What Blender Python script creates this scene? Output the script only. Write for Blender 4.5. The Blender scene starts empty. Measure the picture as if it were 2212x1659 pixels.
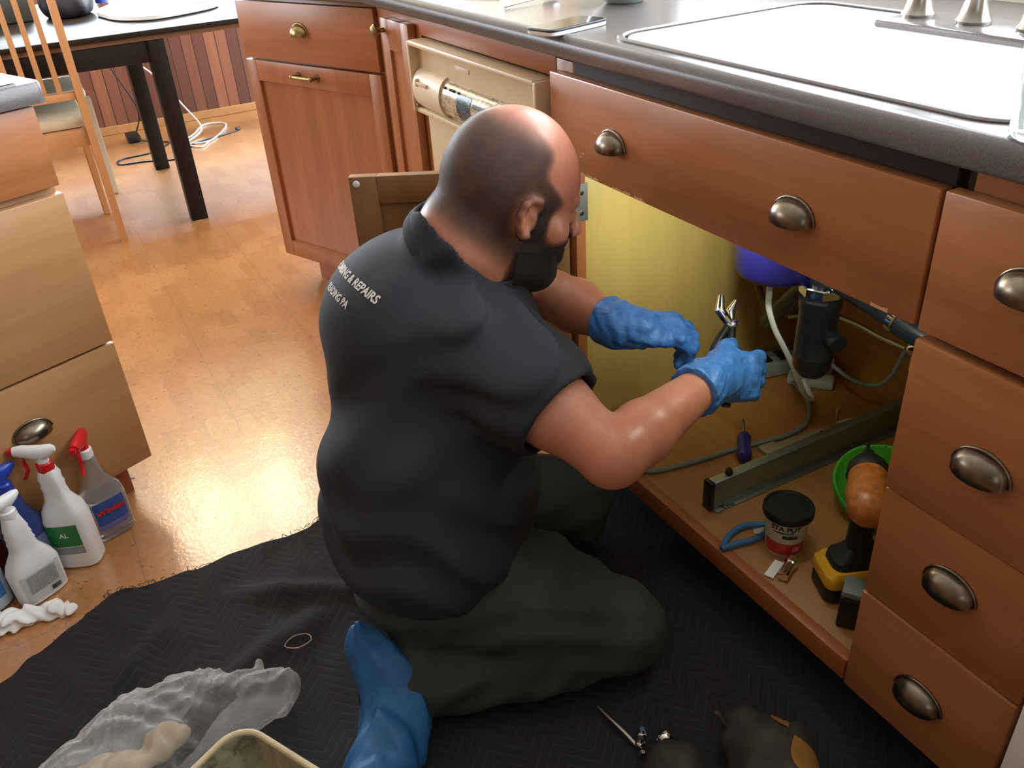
import bpy, bmesh, math, random
import numpy as np
from mathutils import Vector, Matrix
from mathutils.bvhtree import BVHTree
random.seed(7)
scene = bpy.context.scene
PI = math.pi

# ------------------------------------------------------------------ camera
cam_data = bpy.data.cameras.new('camera')
cam = bpy.data.objects.new('camera', cam_data)
scene.collection.objects.link(cam)
R = ((0.48629124, 0.43117825, -0.76000404), (0.87188874, -0.29688591, 0.38944676), (-0.05771352, -0.85202351, -0.52031248))
cam.matrix_world = Matrix(((R[0][0], -R[0][1], -R[0][2], 0.5536), (R[1][0], -R[1][1], -R[1][2], -0.8196),
                           (R[2][0], -R[2][1], -R[2][2], 1.1898), (0, 0, 0, 1)))
cam_data.sensor_width = 36.0
cam_data.lens = 1873.0 / 2212.0 * 36.0
cam_data.clip_start = 0.02
scene.camera = cam

# ------------------------------------------------------------------ view, world, light
scene.view_settings.view_transform = 'Standard'
scene.view_settings.look = 'None'
scene.view_settings.gamma = 1.0
scene.view_settings.use_curve_mapping = False
scene.view_settings.exposure = 0.0
world = bpy.data.worlds.new('world')
scene.world = world
world.use_nodes = True
world.node_tree.nodes['Background'].inputs[0].default_value = (0.75, 0.87, 1.0, 1)
world.node_tree.nodes['Background'].inputs[1].default_value = 1.2

def area(name, loc, target, sx, sy, power, col):
    l = bpy.data.lights.new(name, 'AREA'); l.shape = 'RECTANGLE'; l.size = sx; l.size_y = sy
    l.energy = power; l.color = col
    o = bpy.data.objects.new(name, l); scene.collection.objects.link(o)
    o.location = loc
    o.rotation_euler = (Vector(target) - Vector(loc)).to_track_quat('-Z', 'Y').to_euler()
    return o
# daylight through the window over the sink, the window by the table and a window behind the photographer
area('sink_window_daylight', (-0.20, 0.80, 1.58), (-0.2, -0.3, 1.58), 2.3, 1.15, 105, (0.82, 0.90, 1.0))
area('dining_window_daylight', (-4.95, 0.0, 1.22), (-2.8, 0.0, 1.22), 3.5, 0.72, 430, (0.74, 0.88, 1.0))
area('side_window_daylight', (-3.9, -3.3, 1.5), (-3.9, 0, 1.5), 1.6, 1.3, 75, (0.88, 0.94, 1.0))
area('patio_door_daylight', (-3.35, 2.72, 1.1), (-3.35, 0, 1.1), 2.0, 1.9, 190, (0.74, 0.88, 1.0))
area('right_window_daylight', (2.25, -1.6, 1.6), (0, -0.5, 0.5), 1.0, 1.0, 0.8, (1.0, 0.92, 0.82))

def bulb(name, loc, power, col, r=0.05):
    l = bpy.data.lights.new(name, 'POINT'); l.energy = power; l.color = col; l.shadow_soft_size = r
    o = bpy.data.objects.new(name, l); scene.collection.objects.link(o); o.location = loc
    return o
sp = bpy.data.lights.new('cabinet_work_light', 'SPOT'); sp.energy = 7; sp.color = (0.95, 1.0, 0.80); sp.spot_size = math.radians(120); sp.spot_blend = 0.9; sp.shadow_soft_size = 0.015
spo = bpy.data.objects.new('cabinet_work_light', sp); scene.collection.objects.link(spo); spo.location = (-0.42, 0.09, 0.685)
spo.rotation_euler = (Vector((-0.78, 0.30, 0.58)) - Vector(spo.location)).to_track_quat('-Z', 'Y').to_euler()
bulb('cabinet_work_light_spill', (-0.24, 0.06, 0.685), 1.0, (0.92, 1.0, 0.82), 0.015)

# ------------------------------------------------------------------ materials
def srgb(r, g, b):
    f = lambda c: (c / 255) / 12.92 if c / 255 <= 0.04045 else ((c / 255 + 0.055) / 1.055) ** 2.4
    return (f(r), f(g), f(b))

class NT:
    def __init__(s, name):
        s.m = bpy.data.materials.new(name); s.m.use_nodes = True
        s.t = s.m.node_tree; s.n = s.t.nodes; s.p = s.n['Principled BSDF']; s._c = None
    def new(s, typ, **k):
        n = s.n.new(typ)
        for a, v in k.items(): setattr(n, a, v)
        return n
    def link(s, a, b): s.t.links.new(a, b)
    def coord(s, kind='Object', scale=(1, 1, 1), rot=(0, 0, 0)):
        c = s.new('ShaderNodeTexCoord'); m = s.new('ShaderNodeMapping')
        m.inputs['Scale'].default_value = scale; m.inputs['Rotation'].default_value = rot
        s.link(c.outputs[kind], m.inputs[0]); return m.outputs[0]
    def noise(s, vec, scale=5, detail=4, rough=0.5, dist=0.0):
        n = s.new('ShaderNodeTexNoise'); n.inputs['Scale'].default_value = scale; n.inputs['Detail'].default_value = detail
        n.inputs['Roughness'].default_value = rough; n.inputs['Distortion'].default_value = dist
        if vec is not None: s.link(vec, n.inputs['Vector'])
        return n.outputs[0]
    def ramp(s, fac, stops):
        r = s.new('ShaderNodeValToRGB'); e = r.color_ramp.elements
        while len(e) < len(stops): e.new(0.5)
        for i, (p, c) in enumerate(stops):
            e[i].position = p; e[i].color = (c[0], c[1], c[2], 1)
        s.link(fac, r.inputs[0]); return r.outputs[0]
    def mix(s, fac, a, b, mode='MIX'):
        m = s.new('ShaderNodeMix'); m.data_type = 'RGBA'; m.blend_type = mode
        for i, v in ((0, fac), (6, a), (7, b)):
            if isinstance(v, (int, float)): m.inputs[i].default_value = v
            elif isinstance(v, tuple): m.inputs[i].default_value = (v[0], v[1], v[2], 1)
            else: s.link(v, m.inputs[i])
        return m.outputs[2]
    def math(s, op, a, b=0.0):
        m = s.new('ShaderNodeMath', operation=op)
        for i, v in ((0, a), (1, b)):
            if isinstance(v, (int, float)): m.inputs[i].default_value = v
            else: s.link(v, m.inputs[i])
        return m.outputs[0]
    def bump(s, h, strength=0.2, dist=0.01):
        b = s.new('ShaderNodeBump'); b.inputs['Strength'].default_value = strength; b.inputs['Distance'].default_value = dist
        s.link(h, b.inputs['Height']); s.link(b.outputs[0], s.p.inputs['Normal'])
    def base(s, v):
        if isinstance(v, tuple): s.p.inputs['Base Color'].default_value = (v[0], v[1], v[2], 1)
        else: s.link(v, s.p.inputs['Base Color'])
    def set(s, **k):
        for a, v in k.items():
            s.p.inputs[a.replace('_', ' ')].default_value = v

def simple(name, col, rough=0.5, metal=0.0, var=0.06, nscale=30, bump=0.0, bscale=200, **kw):
    t = NT(name); v = t.coord()
    n = t.noise(v, nscale, 3)
    lo = tuple(c * (1 - var) for c in col); hi = tuple(min(1, c * (1 + var)) for c in col)
    t.base(t.ramp(n, [(0.3, lo), (0.7, hi)]))
    t.set(Roughness=rough, Metallic=metal)
    if kw: t.set(**kw)
    if bump: t.bump(t.noise(v, bscale, 2), bump, 0.002)
    return t.m

def wood(name, c1, c2, axis='x', rough=0.35, scale=1.0, contrast=1.0, kind='Object'):
    t = NT(name)
    sc = {'x': (1.2, 14, 14), 'y': (14, 1.2, 14), 'z': (14, 14, 1.2)}[axis]
    v = t.coord(kind, tuple(a * scale for a in sc))
    n1 = t.noise(v, 1.6, 6, 0.6, 0.6); n2 = t.noise(v, 9, 3, 0.7)
    big = t.noise(t.coord(kind), 2.2, 2)
    f = t.math('ADD', t.math('MULTIPLY', n1, 0.6), t.math('ADD', t.math('MULTIPLY', n2, 0.15), t.math('MULTIPLY', big, 0.25)))
    t.base(t.ramp(f, [(0.5 - 0.17 / contrast, c1), (0.5 + 0.17 / contrast, c2)]))
    t.set(Roughness=rough)
    t.bump(n2, 0.04, 0.001)
    return t.m

ORANGE1, ORANGE2 = srgb(152, 92, 52), srgb(182, 118, 74)
M = {}
M['cab'] = wood('stained_maple', ORANGE1, ORANGE2, 'x', 0.33)
M['cabz'] = wood('stained_maple_upright', ORANGE1, ORANGE2, 'z', 0.33)
M['cab_edge'] = wood('stained_maple_rail', srgb(150, 82, 42), srgb(178, 104, 58), 'x', 0.4)
M['cab_back'] = wood('door_back_maple', srgb(128, 88, 52), srgb(152, 108, 66), 'z', 0.5)
M['birch'] = wood('birch_ply', srgb(178, 150, 86), srgb(196, 170, 104), 'z', 0.35, contrast=.6)
M['cab_floor'] = wood('cabinet_floor_ply', srgb(148, 98, 48), srgb(176, 124, 66), 'x', 0.5)
M['maple'] = wood('light_maple', srgb(166, 118, 74), srgb(186, 140, 92), 'x', 0.4)
M['chairwood'] = wood('beech', srgb(206, 150, 100), srgb(222, 170, 120), 'z', 0.4)
M['darkwood'] = simple('black_brown_table', srgb(40, 35, 32), 0.42, var=0.1, Specular_IOR_Level=0.12)
M['recess_shade'] = simple('shaded_recess_brown', srgb(52, 26, 16), 0.8)  # recess shade put into the colour of the top rail and toe kicks
M['pewter'] = simple('aged_pewter', srgb(122, 112, 98), 0.28, 1.0, 0.25, 60)
M['brass'] = simple('aged_brass', srgb(150, 130, 88), 0.3, 1.0, 0.2, 60)
M['chrome'] = simple('chrome', (0.85, 0.85, 0.85), 0.08, 1.0, 0.02)
M['nickel'] = simple('brushed_nickel', srgb(190, 186, 178), 0.25, 1.0, 0.05)
M['steel'] = simple('steel', srgb(170, 172, 172), 0.35, 1.0, 0.08)
M['almond'] = simple('almond_plastic', srgb(212, 188, 150), 0.4, var=0.03)
M['almond_light'] = simple('pale_almond_plastic', srgb(226, 206, 178), 0.45, var=0.02)
M['black'] = simple('black_plastic', srgb(24, 24, 25), 0.4)
M['rubber'] = simple('black_rubber', srgb(20, 20, 20), 0.6, bump=0.1)
M['pipe'] = simple('black_abs_pipe', srgb(40, 46, 52), 0.2)
M['white'] = simple('white_plastic', srgb(236, 236, 234), 0.35, var=0.02)
M['whitebright'] = simple('white_enamel', srgb(250, 250, 248), 0.12, var=0.01)
M['red'] = simple('red_plastic', srgb(205, 28, 34), 0.35)
M['blue'] = simple('blue_plastic', srgb(36, 66, 170), 0.3)
M['navy'] = simple('blue_violet_enamel', srgb(40, 38, 112), 0.25)
M['paper'] = simple('white_paper', srgb(238, 236, 232), 0.8, var=0.03)
M['yellow'] = simple('yellow_plastic', srgb(222, 164, 30), 0.45)
M['tan'] = simple('worn_copper_cover', srgb(176, 104, 48), 0.35, var=0.3, nscale=90)
M['green'] = simple('lime_green_plastic', srgb(72, 170, 44), 0.5, var=0.15)
M['greycable'] = simple('grey_cable_jacket', srgb(120, 128, 126), 0.5)
M['skywhite'] = simple('white_cord', srgb(225, 232, 228), 0.4)
M['shirtprint'] = simple('white_shirt_print', srgb(206, 202, 192), 0.8, var=0.2, nscale=300)
M['wallpaint'] = simple('wall_paint', srgb(214, 204, 186), 0.8, var=0.02)
M['ceilpaint'] = simple('ceiling_paint', srgb(206, 200, 190), 0.9, var=0.02)
M['bluegrip'] = simple('blue_grip', srgb(48, 104, 150), 0.5)
M['indigo'] = simple('indigo_handle', srgb(44, 42, 120), 0.35)
M['alu'] = simple('anodised_aluminium', srgb(150, 156, 150), 0.38, 0.85, 0.04)
M['olive'] = simple('dark_olive_nylon', srgb(52, 46, 38), 0.75, var=0.25, bump=0.3)
M['suede'] = simple('tan_suede', srgb(196, 140, 66), 0.8, var=0.15)
M['bluecloth'] = simple('blue_nonwoven', srgb(34, 96, 150), 0.55, var=0.15, nscale=20, bump=0.3, bscale=300)
M['cream'] = simple('cream_cushion', srgb(226, 216, 190), 0.8, var=0.04)
M['creampaint'] = simple('cream_paint', srgb(214, 206, 184), 0.5, var=0.04)
M['laptop_dark'] = simple('dark_grey_casing', srgb(70, 72, 66), 0.4)
M['charcoal'] = simple('charcoal_nylon', srgb(44, 40, 50), 0.55, var=0.3, nscale=25, bump=0.3)

def mat_counter():
    t = NT('grey_laminate_counter'); v = t.coord()
    n = t.noise(v, 900, 2); b = t.noise(v, 6, 3)
    c = t.ramp(n, [(0.3, srgb(78, 70, 68)), (0.6, srgb(112, 104, 102))])
    t.base(t.mix(0.25, c, t.ramp(b, [(0.3, srgb(92, 84, 80)), (0.7, srgb(106, 98, 94))])))
    t.set(Roughness=0.22); t.bump(n, 0.08, 0.001); return t.m
M['counter'] = mat_counter()

def mat_floor():
    t = NT('glossy_cork_tiles'); v = t.coord('Object', (1, 1, 1), (0, 0, math.radians(0)))
    br = t.new('ShaderNodeTexBrick'); br.offset = 0.5
    for k, x in (('Scale', 1.0), ('Mortar Size', 0.0012), ('Mortar Smooth', 0.3), ('Bias', 0.0), ('Brick Width', 0.6), ('Row Height', 0.3)):
        br.inputs[k].default_value = x
    br.inputs['Color1'].default_value = (0, 0, 0, 1); br.inputs['Color2'].default_value = (1, 1, 1, 1); br.inputs['Mortar'].default_value = (0.2, 0.2, 0.2, 1)
    t.link(v, br.inputs['Vector'])
    # cork blocks: small rectangular flakes of varying tone
    b2 = t.new('ShaderNodeTexBrick'); b2.offset = 0.37
    for k, x in (('Scale', 1.0), ('Mortar Size', 0.0), ('Brick Width', 0.11), ('Row Height', 0.055)):
        b2.inputs[k].default_value = x
    b2.inputs['Color1'].default_value = (0, 0, 0, 1); b2.inputs['Color2'].default_value = (1, 1, 1, 1)
    dist = t.new('ShaderNodeVectorMath', operation='ADD')
    nz = t.new('ShaderNodeTexNoise'); nz.inputs['Scale'].default_value = 28; t.link(v, nz.inputs['Vector'])
    sc = t.new('ShaderNodeVectorMath', operation='SCALE'); sc.inputs['Scale'].default_value = 0.02
    t.link(nz.outputs[1], sc.inputs[0]); t.link(v, dist.inputs[0]); t.link(sc.outputs[0], dist.inputs[1]); t.link(dist.outputs[0], b2.inputs['Vector'])
    fine = t.noise(v, 70, 7, 0.85)
    tone = t.math('ADD', t.math('MULTIPLY', b2.outputs[0], 0.16), t.math('MULTIPLY', fine, 0.84))
    col = t.ramp(tone, [(0.2, srgb(150, 90, 44)), (0.5, srgb(186, 126, 70)), (0.78, srgb(210, 158, 98))])
    vo = t.new('ShaderNodeTexVoronoi'); vo.inputs['Scale'].default_value = 55; t.link(dist.outputs[0], vo.inputs['Vector'])
    spn = t.noise(v, 7, 3)
    spot = t.math('MULTIPLY', t.math('LESS_THAN', vo.outputs['Distance'], 0.16), t.math('GREATER_THAN', t.noise(v, 40, 2), 0.52))
    col = t.mix(t.math('MULTIPLY', spot, 0.8), col, srgb(92, 50, 26))
    # dark joints and scuffs
    col = t.mix(t.math('MULTIPLY', br.outputs[1], 0.45), col, srgb(110, 66, 36))
    t.base(col)
    t.link(t.ramp(t.noise(v, 3, 4), [(0.3, (0.08,) * 3), (0.75, (0.15,) * 3)]), t.p.inputs['Roughness'])
    t.set(Coat_Weight=1.0, Coat_Roughness=0.33, Coat_IOR=1.85, Specular_IOR_Level=0.6)
    h = t.math('ADD', t.noise(v, 110, 3, 0.6), t.math('MULTIPLY', t.noise(v, 9, 2), 2.5))
    t.bump(h, 0.24, 0.0024)
    return t.m
M['floor'] = mat_floor()

def mat_wainscot():
    t = NT('redwood_boards'); c = t.new('ShaderNodeTexCoord'); s = t.new('ShaderNodeSeparateXYZ'); t.link(c.outputs['Object'], s.inputs[0])
    yy = t.math('MULTIPLY', s.outputs[1], 1 / 0.062)
    cell = t.math('FLOOR', yy); fr = t.math('FRACT', yy)
    wn = t.new('ShaderNodeTexWhiteNoise', noise_dimensions='1D'); t.link(cell, wn.inputs['W'])
    g = t.noise(t.coord('Object', (12, 30, 1.2)), 2, 6, 0.65, 0.5)
    f = t.math('ADD', t.math('MULTIPLY', wn.outputs[0], 0.65), t.math('MULTIPLY', g, 0.4))
    col = t.ramp(f, [(0.15, srgb(84, 48, 40)), (0.5, srgb(108, 64, 52)), (0.75, srgb(134, 84, 62)), (0.95, srgb(160, 106, 72))])
    groove = t.math('LESS_THAN', fr, 0.07)
    t.base(t.mix(groove, col, srgb(38, 18, 14))); t.set(Roughness=0.5)
    t.bump(t.math('SUBTRACT', 1.0, groove), 0.5, 0.004); return t.m
M['wainscot'] = mat_wainscot()

def mat_quilt():
    t = NT('quilted_moving_blanket'); c = t.new('ShaderNodeTexCoord'); s = t.new('ShaderNodeSeparateXYZ'); t.link(c.outputs['Object'], s.inputs[0])
    # zigzag stitch rows
    zz = t.math('PINGPONG', s.outputs[1], 0.045)
    u = t.math('ADD', s.outputs[0], zz)
    fr = t.math('PINGPONG', u, 0.011)
    line = t.math('LESS_THAN', fr, 0.0009)
    n = t.noise(t.coord(), 350, 3)
    col = t.ramp(n, [(0.3, srgb(24, 22, 26)), (0.7, srgb(36, 33, 37))])
    t.base(t.mix(t.math('MULTIPLY', line, 0.35), col, srgb(76, 70, 66)))
    t.set(Roughness=0.9)
    h = t.math('ADD', t.math('MULTIPLY', t.math('MINIMUM', fr, 0.006), 90.0), t.math('MULTIPLY', n, 0.5))
    t.bump(h, 0.22, 0.004); return t.m
M['quilt'] = mat_quilt()
M['shirt'] = simple('charcoal_cotton', srgb(39, 42, 50), 0.85, var=0.07, nscale=14, bump=0.25, bscale=500)
def mat_denim():
    t = NT('faded_dark_denim'); v = t.coord('Object')
    n = t.noise(v, 9, 4, 0.6); w = t.noise(v, 700, 2)
    t.base(t.mix(0.3, t.ramp(n, [(0.3, srgb(36, 41, 40)), (0.72, srgb(64, 69, 63))]), t.ramp(w, [(0.3, srgb(32, 37, 38)), (0.7, srgb(78, 84, 82))])))
    t.set(Roughness=0.9); t.bump(w, 0.25, 0.002); return t.m
M['denim'] = mat_denim()
def mat_skin():
    t = NT('skin'); v = t.coord()
    n = t.noise(v, 14, 4); f = t.noise(v, 160, 3)
    t.base(t.mix(0.12, t.ramp(n, [(0.3, srgb(196, 122, 94)), (0.7, srgb(214, 148, 118))]), t.ramp(f, [(0.3, srgb(168, 92, 74)), (0.7, srgb(226, 172, 148))])))
    t.set(Roughness=0.42, Subsurface_Weight=0.2, Subsurface_Scale=0.01)
    t.p.inputs['Subsurface Radius'].default_value = (1.0, 0.35, 0.2)
    t.bump(f, 0.12, 0.001); return t.m
M['skin'] = mat_skin()
def mat_stubble(name, col, dens, bumpy):
    t = NT(name); v = t.coord()
    a = t.new('ShaderNodeAttribute'); a.attribute_name = 'cover'
    n = t.noise(v, 900, 2, 0.8); big = t.noise(v, 30, 3)
    t.base(t.ramp(n, [(0.3, tuple(c * 0.6 for c in col)), (0.7, tuple(c * 1.5 for c in col))]))
    t.set(Roughness=0.6)
    al = t.math('MULTIPLY', a.outputs['Fac'], t.math('ADD', dens, t.math('MULTIPLY', t.math('SUBTRACT', big, 0.5), 0.35)))
    mr = t.new('ShaderNodeClamp'); t.link(al, mr.inputs[0])
    t.link(mr.outputs[0], t.p.inputs['Alpha'])
    t.bump(n, bumpy, 0.003); return t.m
M['hair'] = mat_stubble('buzzed_brown_hair', srgb(70, 56, 48), 0.75, 0.5)
M['beard'] = mat_stubble('dark_beard', srgb(44, 36, 34), 1.15, 1.0)
def mat_glove():
    t = NT('blue_nitrile_glove'); v = t.coord()
    n = t.noise(v, 45, 4, 0.6, 1.0)
    t.base(t.ramp(n, [(0.3, srgb(52, 110, 190)), (0.7, srgb(84, 146, 222))]))
    t.set(Roughness=0.42); t.bump(n, 0.5, 0.006); return t.m
M['glove'] = mat_glove()
def mat_glass(name, col, rough, ior=1.45, trans=1.0, alpha=1.0):
    t = NT(name); t.base(col); t.set(Roughness=rough, IOR=ior, Transmission_Weight=trans, Alpha=alpha); return t.m
M['glass'] = mat_glass('drinking_glass', (0.96, 0.99, 1.0), 0.0)
M['water'] = mat_glass('water', (0.9, 0.97, 1.0), 0.0, 1.33)
M['clearbottle'] = mat_glass('clear_bottle_plastic', (0.86, 0.88, 0.88), 0.12, 1.3, 0.8)
def mat_film():
    t = NT('clear_plastic_film'); v = t.coord()
    n = t.noise(v, 35, 5, 0.6, 1.0)
    t.base((0.92, 0.92, 0.90)); t.set(Roughness=0.2)
    lw = t.new('ShaderNodeLayerWeight'); lw.inputs[0].default_value = 0.35
    t.link(t.math('ADD', 0.13, t.math('MULTIPLY', lw.outputs[1], 0.5)), t.p.inputs['Alpha'])
    t.bump(n, 0.9, 0.012); return t.m
M['film'] = mat_film()
def mat_tub():
    t = NT('stained_plastic_tub'); v = t.coord(); n = t.noise(v, 22, 6, 0.7, 0.8)
    t.base(t.ramp(n, [(0.35, srgb(92, 86, 70)), (0.5, srgb(146, 138, 112)), (0.7, srgb(168, 158, 132))])); t.set(Roughness=0.5); t.bump(n, 0.2, 0.003); return t.m
M['tub'] = mat_tub()
def mat_panel():
    t = NT('foil_sticker_panel'); v = t.coord('Object', (1, 1, 1)); n = t.noise(v, 60, 3, 0.6, 2.0)
    t.base(t.ramp(n, [(0.35, srgb(150, 136, 108)), (0.55, srgb(214, 204, 180)), (0.75, srgb(236, 230, 214))])); t.set(Roughness=0.2, Metallic=0.3); return t.m
M['foil'] = mat_panel()
def mat_patch():
    t = NT('marbled_blue_patch'); v = t.coord(); n = t.noise(v, 110, 2, 0.5, 2.0)
    t.base(t.ramp(n, [(0.42, srgb(24, 32, 60)), (0.5, srgb(44, 92, 104)), (0.6, srgb(88, 122, 132))])); t.set(Roughness=0.3); return t.m
M['patch'] = mat_patch()

# ------------------------------------------------------------------ mesh helpers
COL = scene.collection
def finish(name, bm, m, parent=None, smooth=True, angle=0.6):
    me = bpy.data.meshes.new(name)
    bm.normal_update(); bm.to_mesh(me); bm.free()
    if smooth:
        me.shade_smooth() if hasattr(me, 'shade_smooth') else None
        try: me.set_sharp_from_angle(angle=angle)
        except Exception: pass
    o = bpy.data.objects.new(name, me); COL.objects.link(o)
    if m is not None: me.materials.append(m)
    if parent is not None: o.parent = parent
    return o
def tag(o, label=None, cat=None, group=None, kind=None):
    if label: o['label'] = label
    if cat: o['category'] = cat
    if group: o['group'] = group
    if kind: o['kind'] = kind
    return o
def thing(name, label, cat, loc=(0, 0, 0), rz=0.0, group=None):
    o = bpy.data.objects.new(name, None); COL.objects.link(o); o.empty_display_size = 0.05
    o.location = loc; o.rotation_euler = (0, 0, rz)
    return tag(o, label, cat, group)
def V(*a): return Vector(a)

def box(bm, x0, x1, y0, y1, z0, z1, bev=0.0, mat4=None, seg=2):
    r = bmesh.ops.create_cube(bm, size=1.0); vs = r['verts']
    for v in vs:
        v.co = Vector(((x0 + x1) / 2 + v.co.x * (x1 - x0), (y0 + y1) / 2 + v.co.y * (y1 - y0), (z0 + z1) / 2 + v.co.z * (z1 - z0)))
    if bev > 0:
        es = list({e for v in vs for e in v.link_edges})
        rr = bmesh.ops.bevel(bm, geom=es + vs, offset=bev, segments=seg, profile=0.5, affect='EDGES')
        vs = [v for v in rr['verts']] if False else vs
    return bm
def B(*boxes, bev=0.0):
    bm = bmesh.new()
    for b in boxes: box(bm, *b[:6], bev=(b[6] if len(b) > 6 else bev))
    return bm
def xform(bm, m):
    bmesh.ops.transform(bm, matrix=m, verts=bm.verts); return bm

def frames(pts):
    pts = [Vector(p) for p in pts]; T = []
    for i in range(len(pts)):
        a = pts[max(0, i - 1)]; b = pts[min(len(pts) - 1, i + 1)]
        T.append((b - a).normalized())
    up = Vector((0, 0, 1)) if abs(T[0].z) < 0.9 else Vector((1, 0, 0))
    n = (up - T[0] * up.dot(T[0])).normalized(); out = []
    for t in T:
        n = (n - t * n.dot(t)).normalized(); out.append((t, n, t.cross(n)))
    return pts, out
def spline(ctrl, n=10, closed=False):
    P = [Vector(p) for p in ctrl]; out = []; m = len(P)
    rng = range(m) if closed else range(m - 1)
    for i in rng:
        g = (lambda k: P[k % m]) if closed else (lambda k: P[min(max(k, 0), m - 1)])
        p0, p1, p2, p3 = g(i - 1), g(i), g(i + 1), g(i + 2)
        for j in range(n):
            t = j / n
            out.append(0.5 * ((2 * p1) + (p2 - p0) * t + (2 * p0 - 5 * p1 + 4 * p2 - p3) * t * t + (3 * p1 - p0 - 3 * p2 + p3) * t ** 3))
    if not closed: out.append(P[-1])
    return out
def tube(bm, pts, r, seg=12, closed=False, flat=1.0, cap=True):
    pts, fr = frames(pts); rings = []
    for i, (p, (t, n, b)) in enumerate(zip(pts, fr)):
        rr = r[min(i, len(r) - 1)] if isinstance(r, (list, tuple)) else r
        rings.append([bm.verts.new(p + n * (math.cos(2 * PI * k / seg) * rr * flat) + b * (math.sin(2 * PI * k / seg) * rr)) for k in range(seg)])
    m = len(rings)
    for i in range(m if closed else m - 1):
        a, c = rings[i], rings[(i + 1) % m]
        for k in range(seg):
            try: bm.faces.new((a[k], a[(k + 1) % seg], c[(k + 1) % seg], c[k]))
            except ValueError: pass
    if cap and not closed:
        bm.faces.new(list(reversed(rings[0]))); bm.faces.new(rings[-1])
    return bm
def lathe(bm, prof, seg=32, center=(0, 0, 0), m=None, capb=True, capt=True):
    rings = []
    new = []
    for r, z in prof:
        ring = [bm.verts.new((center[0] + r * math.cos(2 * PI * k / seg), center[1] + r * math.sin(2 * PI * k / seg), center[2] + z)) for k in range(seg)]
        rings.append(ring); new += ring
    for a, c in zip(rings, rings[1:]):
        for k in range(seg): bm.faces.new((a[k], a[(k + 1) % seg], c[(k + 1) % seg], c[k]))
    if capb: bm.faces.new(list(reversed(rings[0])))
    if capt: bm.faces.new(rings[-1])
    if m is not None: bmesh.ops.transform(bm, matrix=m, verts=new)
    return bm
def align(p0, p1):
    """matrix taking local z axis from p0 towards p1"""
    p0 = Vector(p0); d = Vector(p1) - p0
    return Matrix.Translation(p0) @ d.to_track_quat('Z', 'Y').to_matrix().to_4x4()
def rod(bm, p0, p1, r0, r1=None, seg=20):
    L = (Vector(p1) - Vector(p0)).length
    return lathe(bm, [(r0, 0), (r1 if r1 is not None else r0, L)], seg, m=align(p0, p1))
def sph(bm, c, r, sc=(1, 1, 1), seg=24, m=None):
    rr = bmesh.ops.create_uvsphere(bm, u_segments=seg, v_segments=seg // 2, radius=1.0)
    for v in rr['verts']: v.co = Vector((v.co.x * r * sc[0], v.co.y * r * sc[1], v.co.z * r * sc[2]))
    if m is not None: bmesh.ops.transform(bm, matrix=m, verts=rr['verts'])
    bmesh.ops.translate(bm, vec=Vector(c), verts=rr['verts'])
    return bm
def loft(bm, rings, capb=True, capt=True):
    R_ = [[bm.verts.new(p) for p in ring] for ring in rings]; n = len(R_[0])
    for a, c in zip(R_, R_[1:]):
        for k in range(n): bm.faces.new((a[k], a[(k + 1) % n], c[(k + 1) % n], c[k]))
    if capb: bm.faces.new(list(reversed(R_[0])))
    if capt: bm.faces.new(R_[-1])
    return bm
def sring(z, hx, hy, e=3.0, n=40, cx=0, cy=0):
    out = []
    for k in range(n):
        a = 2 * PI * k / n; c, s = math.cos(a), math.sin(a)
        out.append((cx + hx * math.copysign(abs(c) ** (2 / e), c), cy + hy * math.copysign(abs(s) ** (2 / e), s), z))
    return out
def prism(bm, poly, z0, z1):
    a = [bm.verts.new((p[0], p[1], z0)) for p in poly]; b = [bm.verts.new((p[0], p[1], z1)) for p in poly]; n = len(poly)
    bm.faces.new(list(reversed(a))); bm.faces.new(b)
    for k in range(n): bm.faces.new((a[k], a[(k + 1) % n], b[(k + 1) % n], b[k]))
    bmesh.ops.recalc_face_normals(bm, faces=bm.faces)
    return bm
def text_bm(s, size, depth=0.0006, align_x='CENTER', bold=0.0):
    cu = bpy.data.curves.new('txt', 'FONT'); cu.body = s; cu.size = size; cu.extrude = depth; cu.align_x = align_x; cu.align_y = 'CENTER'
    cu.offset = bold; cu.resolution_u = 3
    o = bpy.data.objects.new('txt', cu); COL.objects.link(o)
    dg = bpy.context.evaluated_depsgraph_get(); me = bpy.data.meshes.new_from_object(o.evaluated_get(dg))
    bm = bmesh.new(); bm.from_mesh(me)
    bpy.data.objects.remove(o); bpy.data.meshes.remove(me); bpy.data.curves.remove(cu)
    return bm

# ------------------------------------------------------------------ the setting
def struct(name, bm, m, parent=None, smooth=False):
    o = finish(name, bm, m, parent, smooth)
    if parent is None: o['kind'] = 'structure'
    return o
XW, YS, YB, XR, ZC = -4.76, 0.66, -3.1, 2.05, 2.42
struct('floor', B((XW - .1, XR + .1, YB - .1, 2.6, -0.05, 0.0)), M['floor'])
struct('ceiling', B((XW - .1, XR + .1, YB - .1, 2.6, ZC, ZC + .06)), M['ceilpaint'])
def wall_with_hole(name, axis, pos, th, a0, a1, h, m=None):
    """wall in plane axis=pos, spanning a0..a1, with openings h=[(b0,b1,z0,z1)]"""
    bm = bmesh.new(); b = a0
    def add(c0, c1, z0, z1):
        if c1 - c0 < 1e-4 or z1 - z0 < 1e-4: return
        if axis == 'x': box(bm, min(pos, pos + th), max(pos, pos + th), c0, c1, z0, z1)
        else: box(bm, c0, c1, min(pos, pos + th), max(pos, pos + th), z0, z1)
    for (b0, b1, z0, z1) in h:
        add(b, b0, 0, ZC); add(b0, b1, 0, z0); add(b0, b1, z1, ZC); b = b1
    add(b, a1, 0, ZC)
    return struct(name, bm, m or M['wallpaint'])
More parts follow.
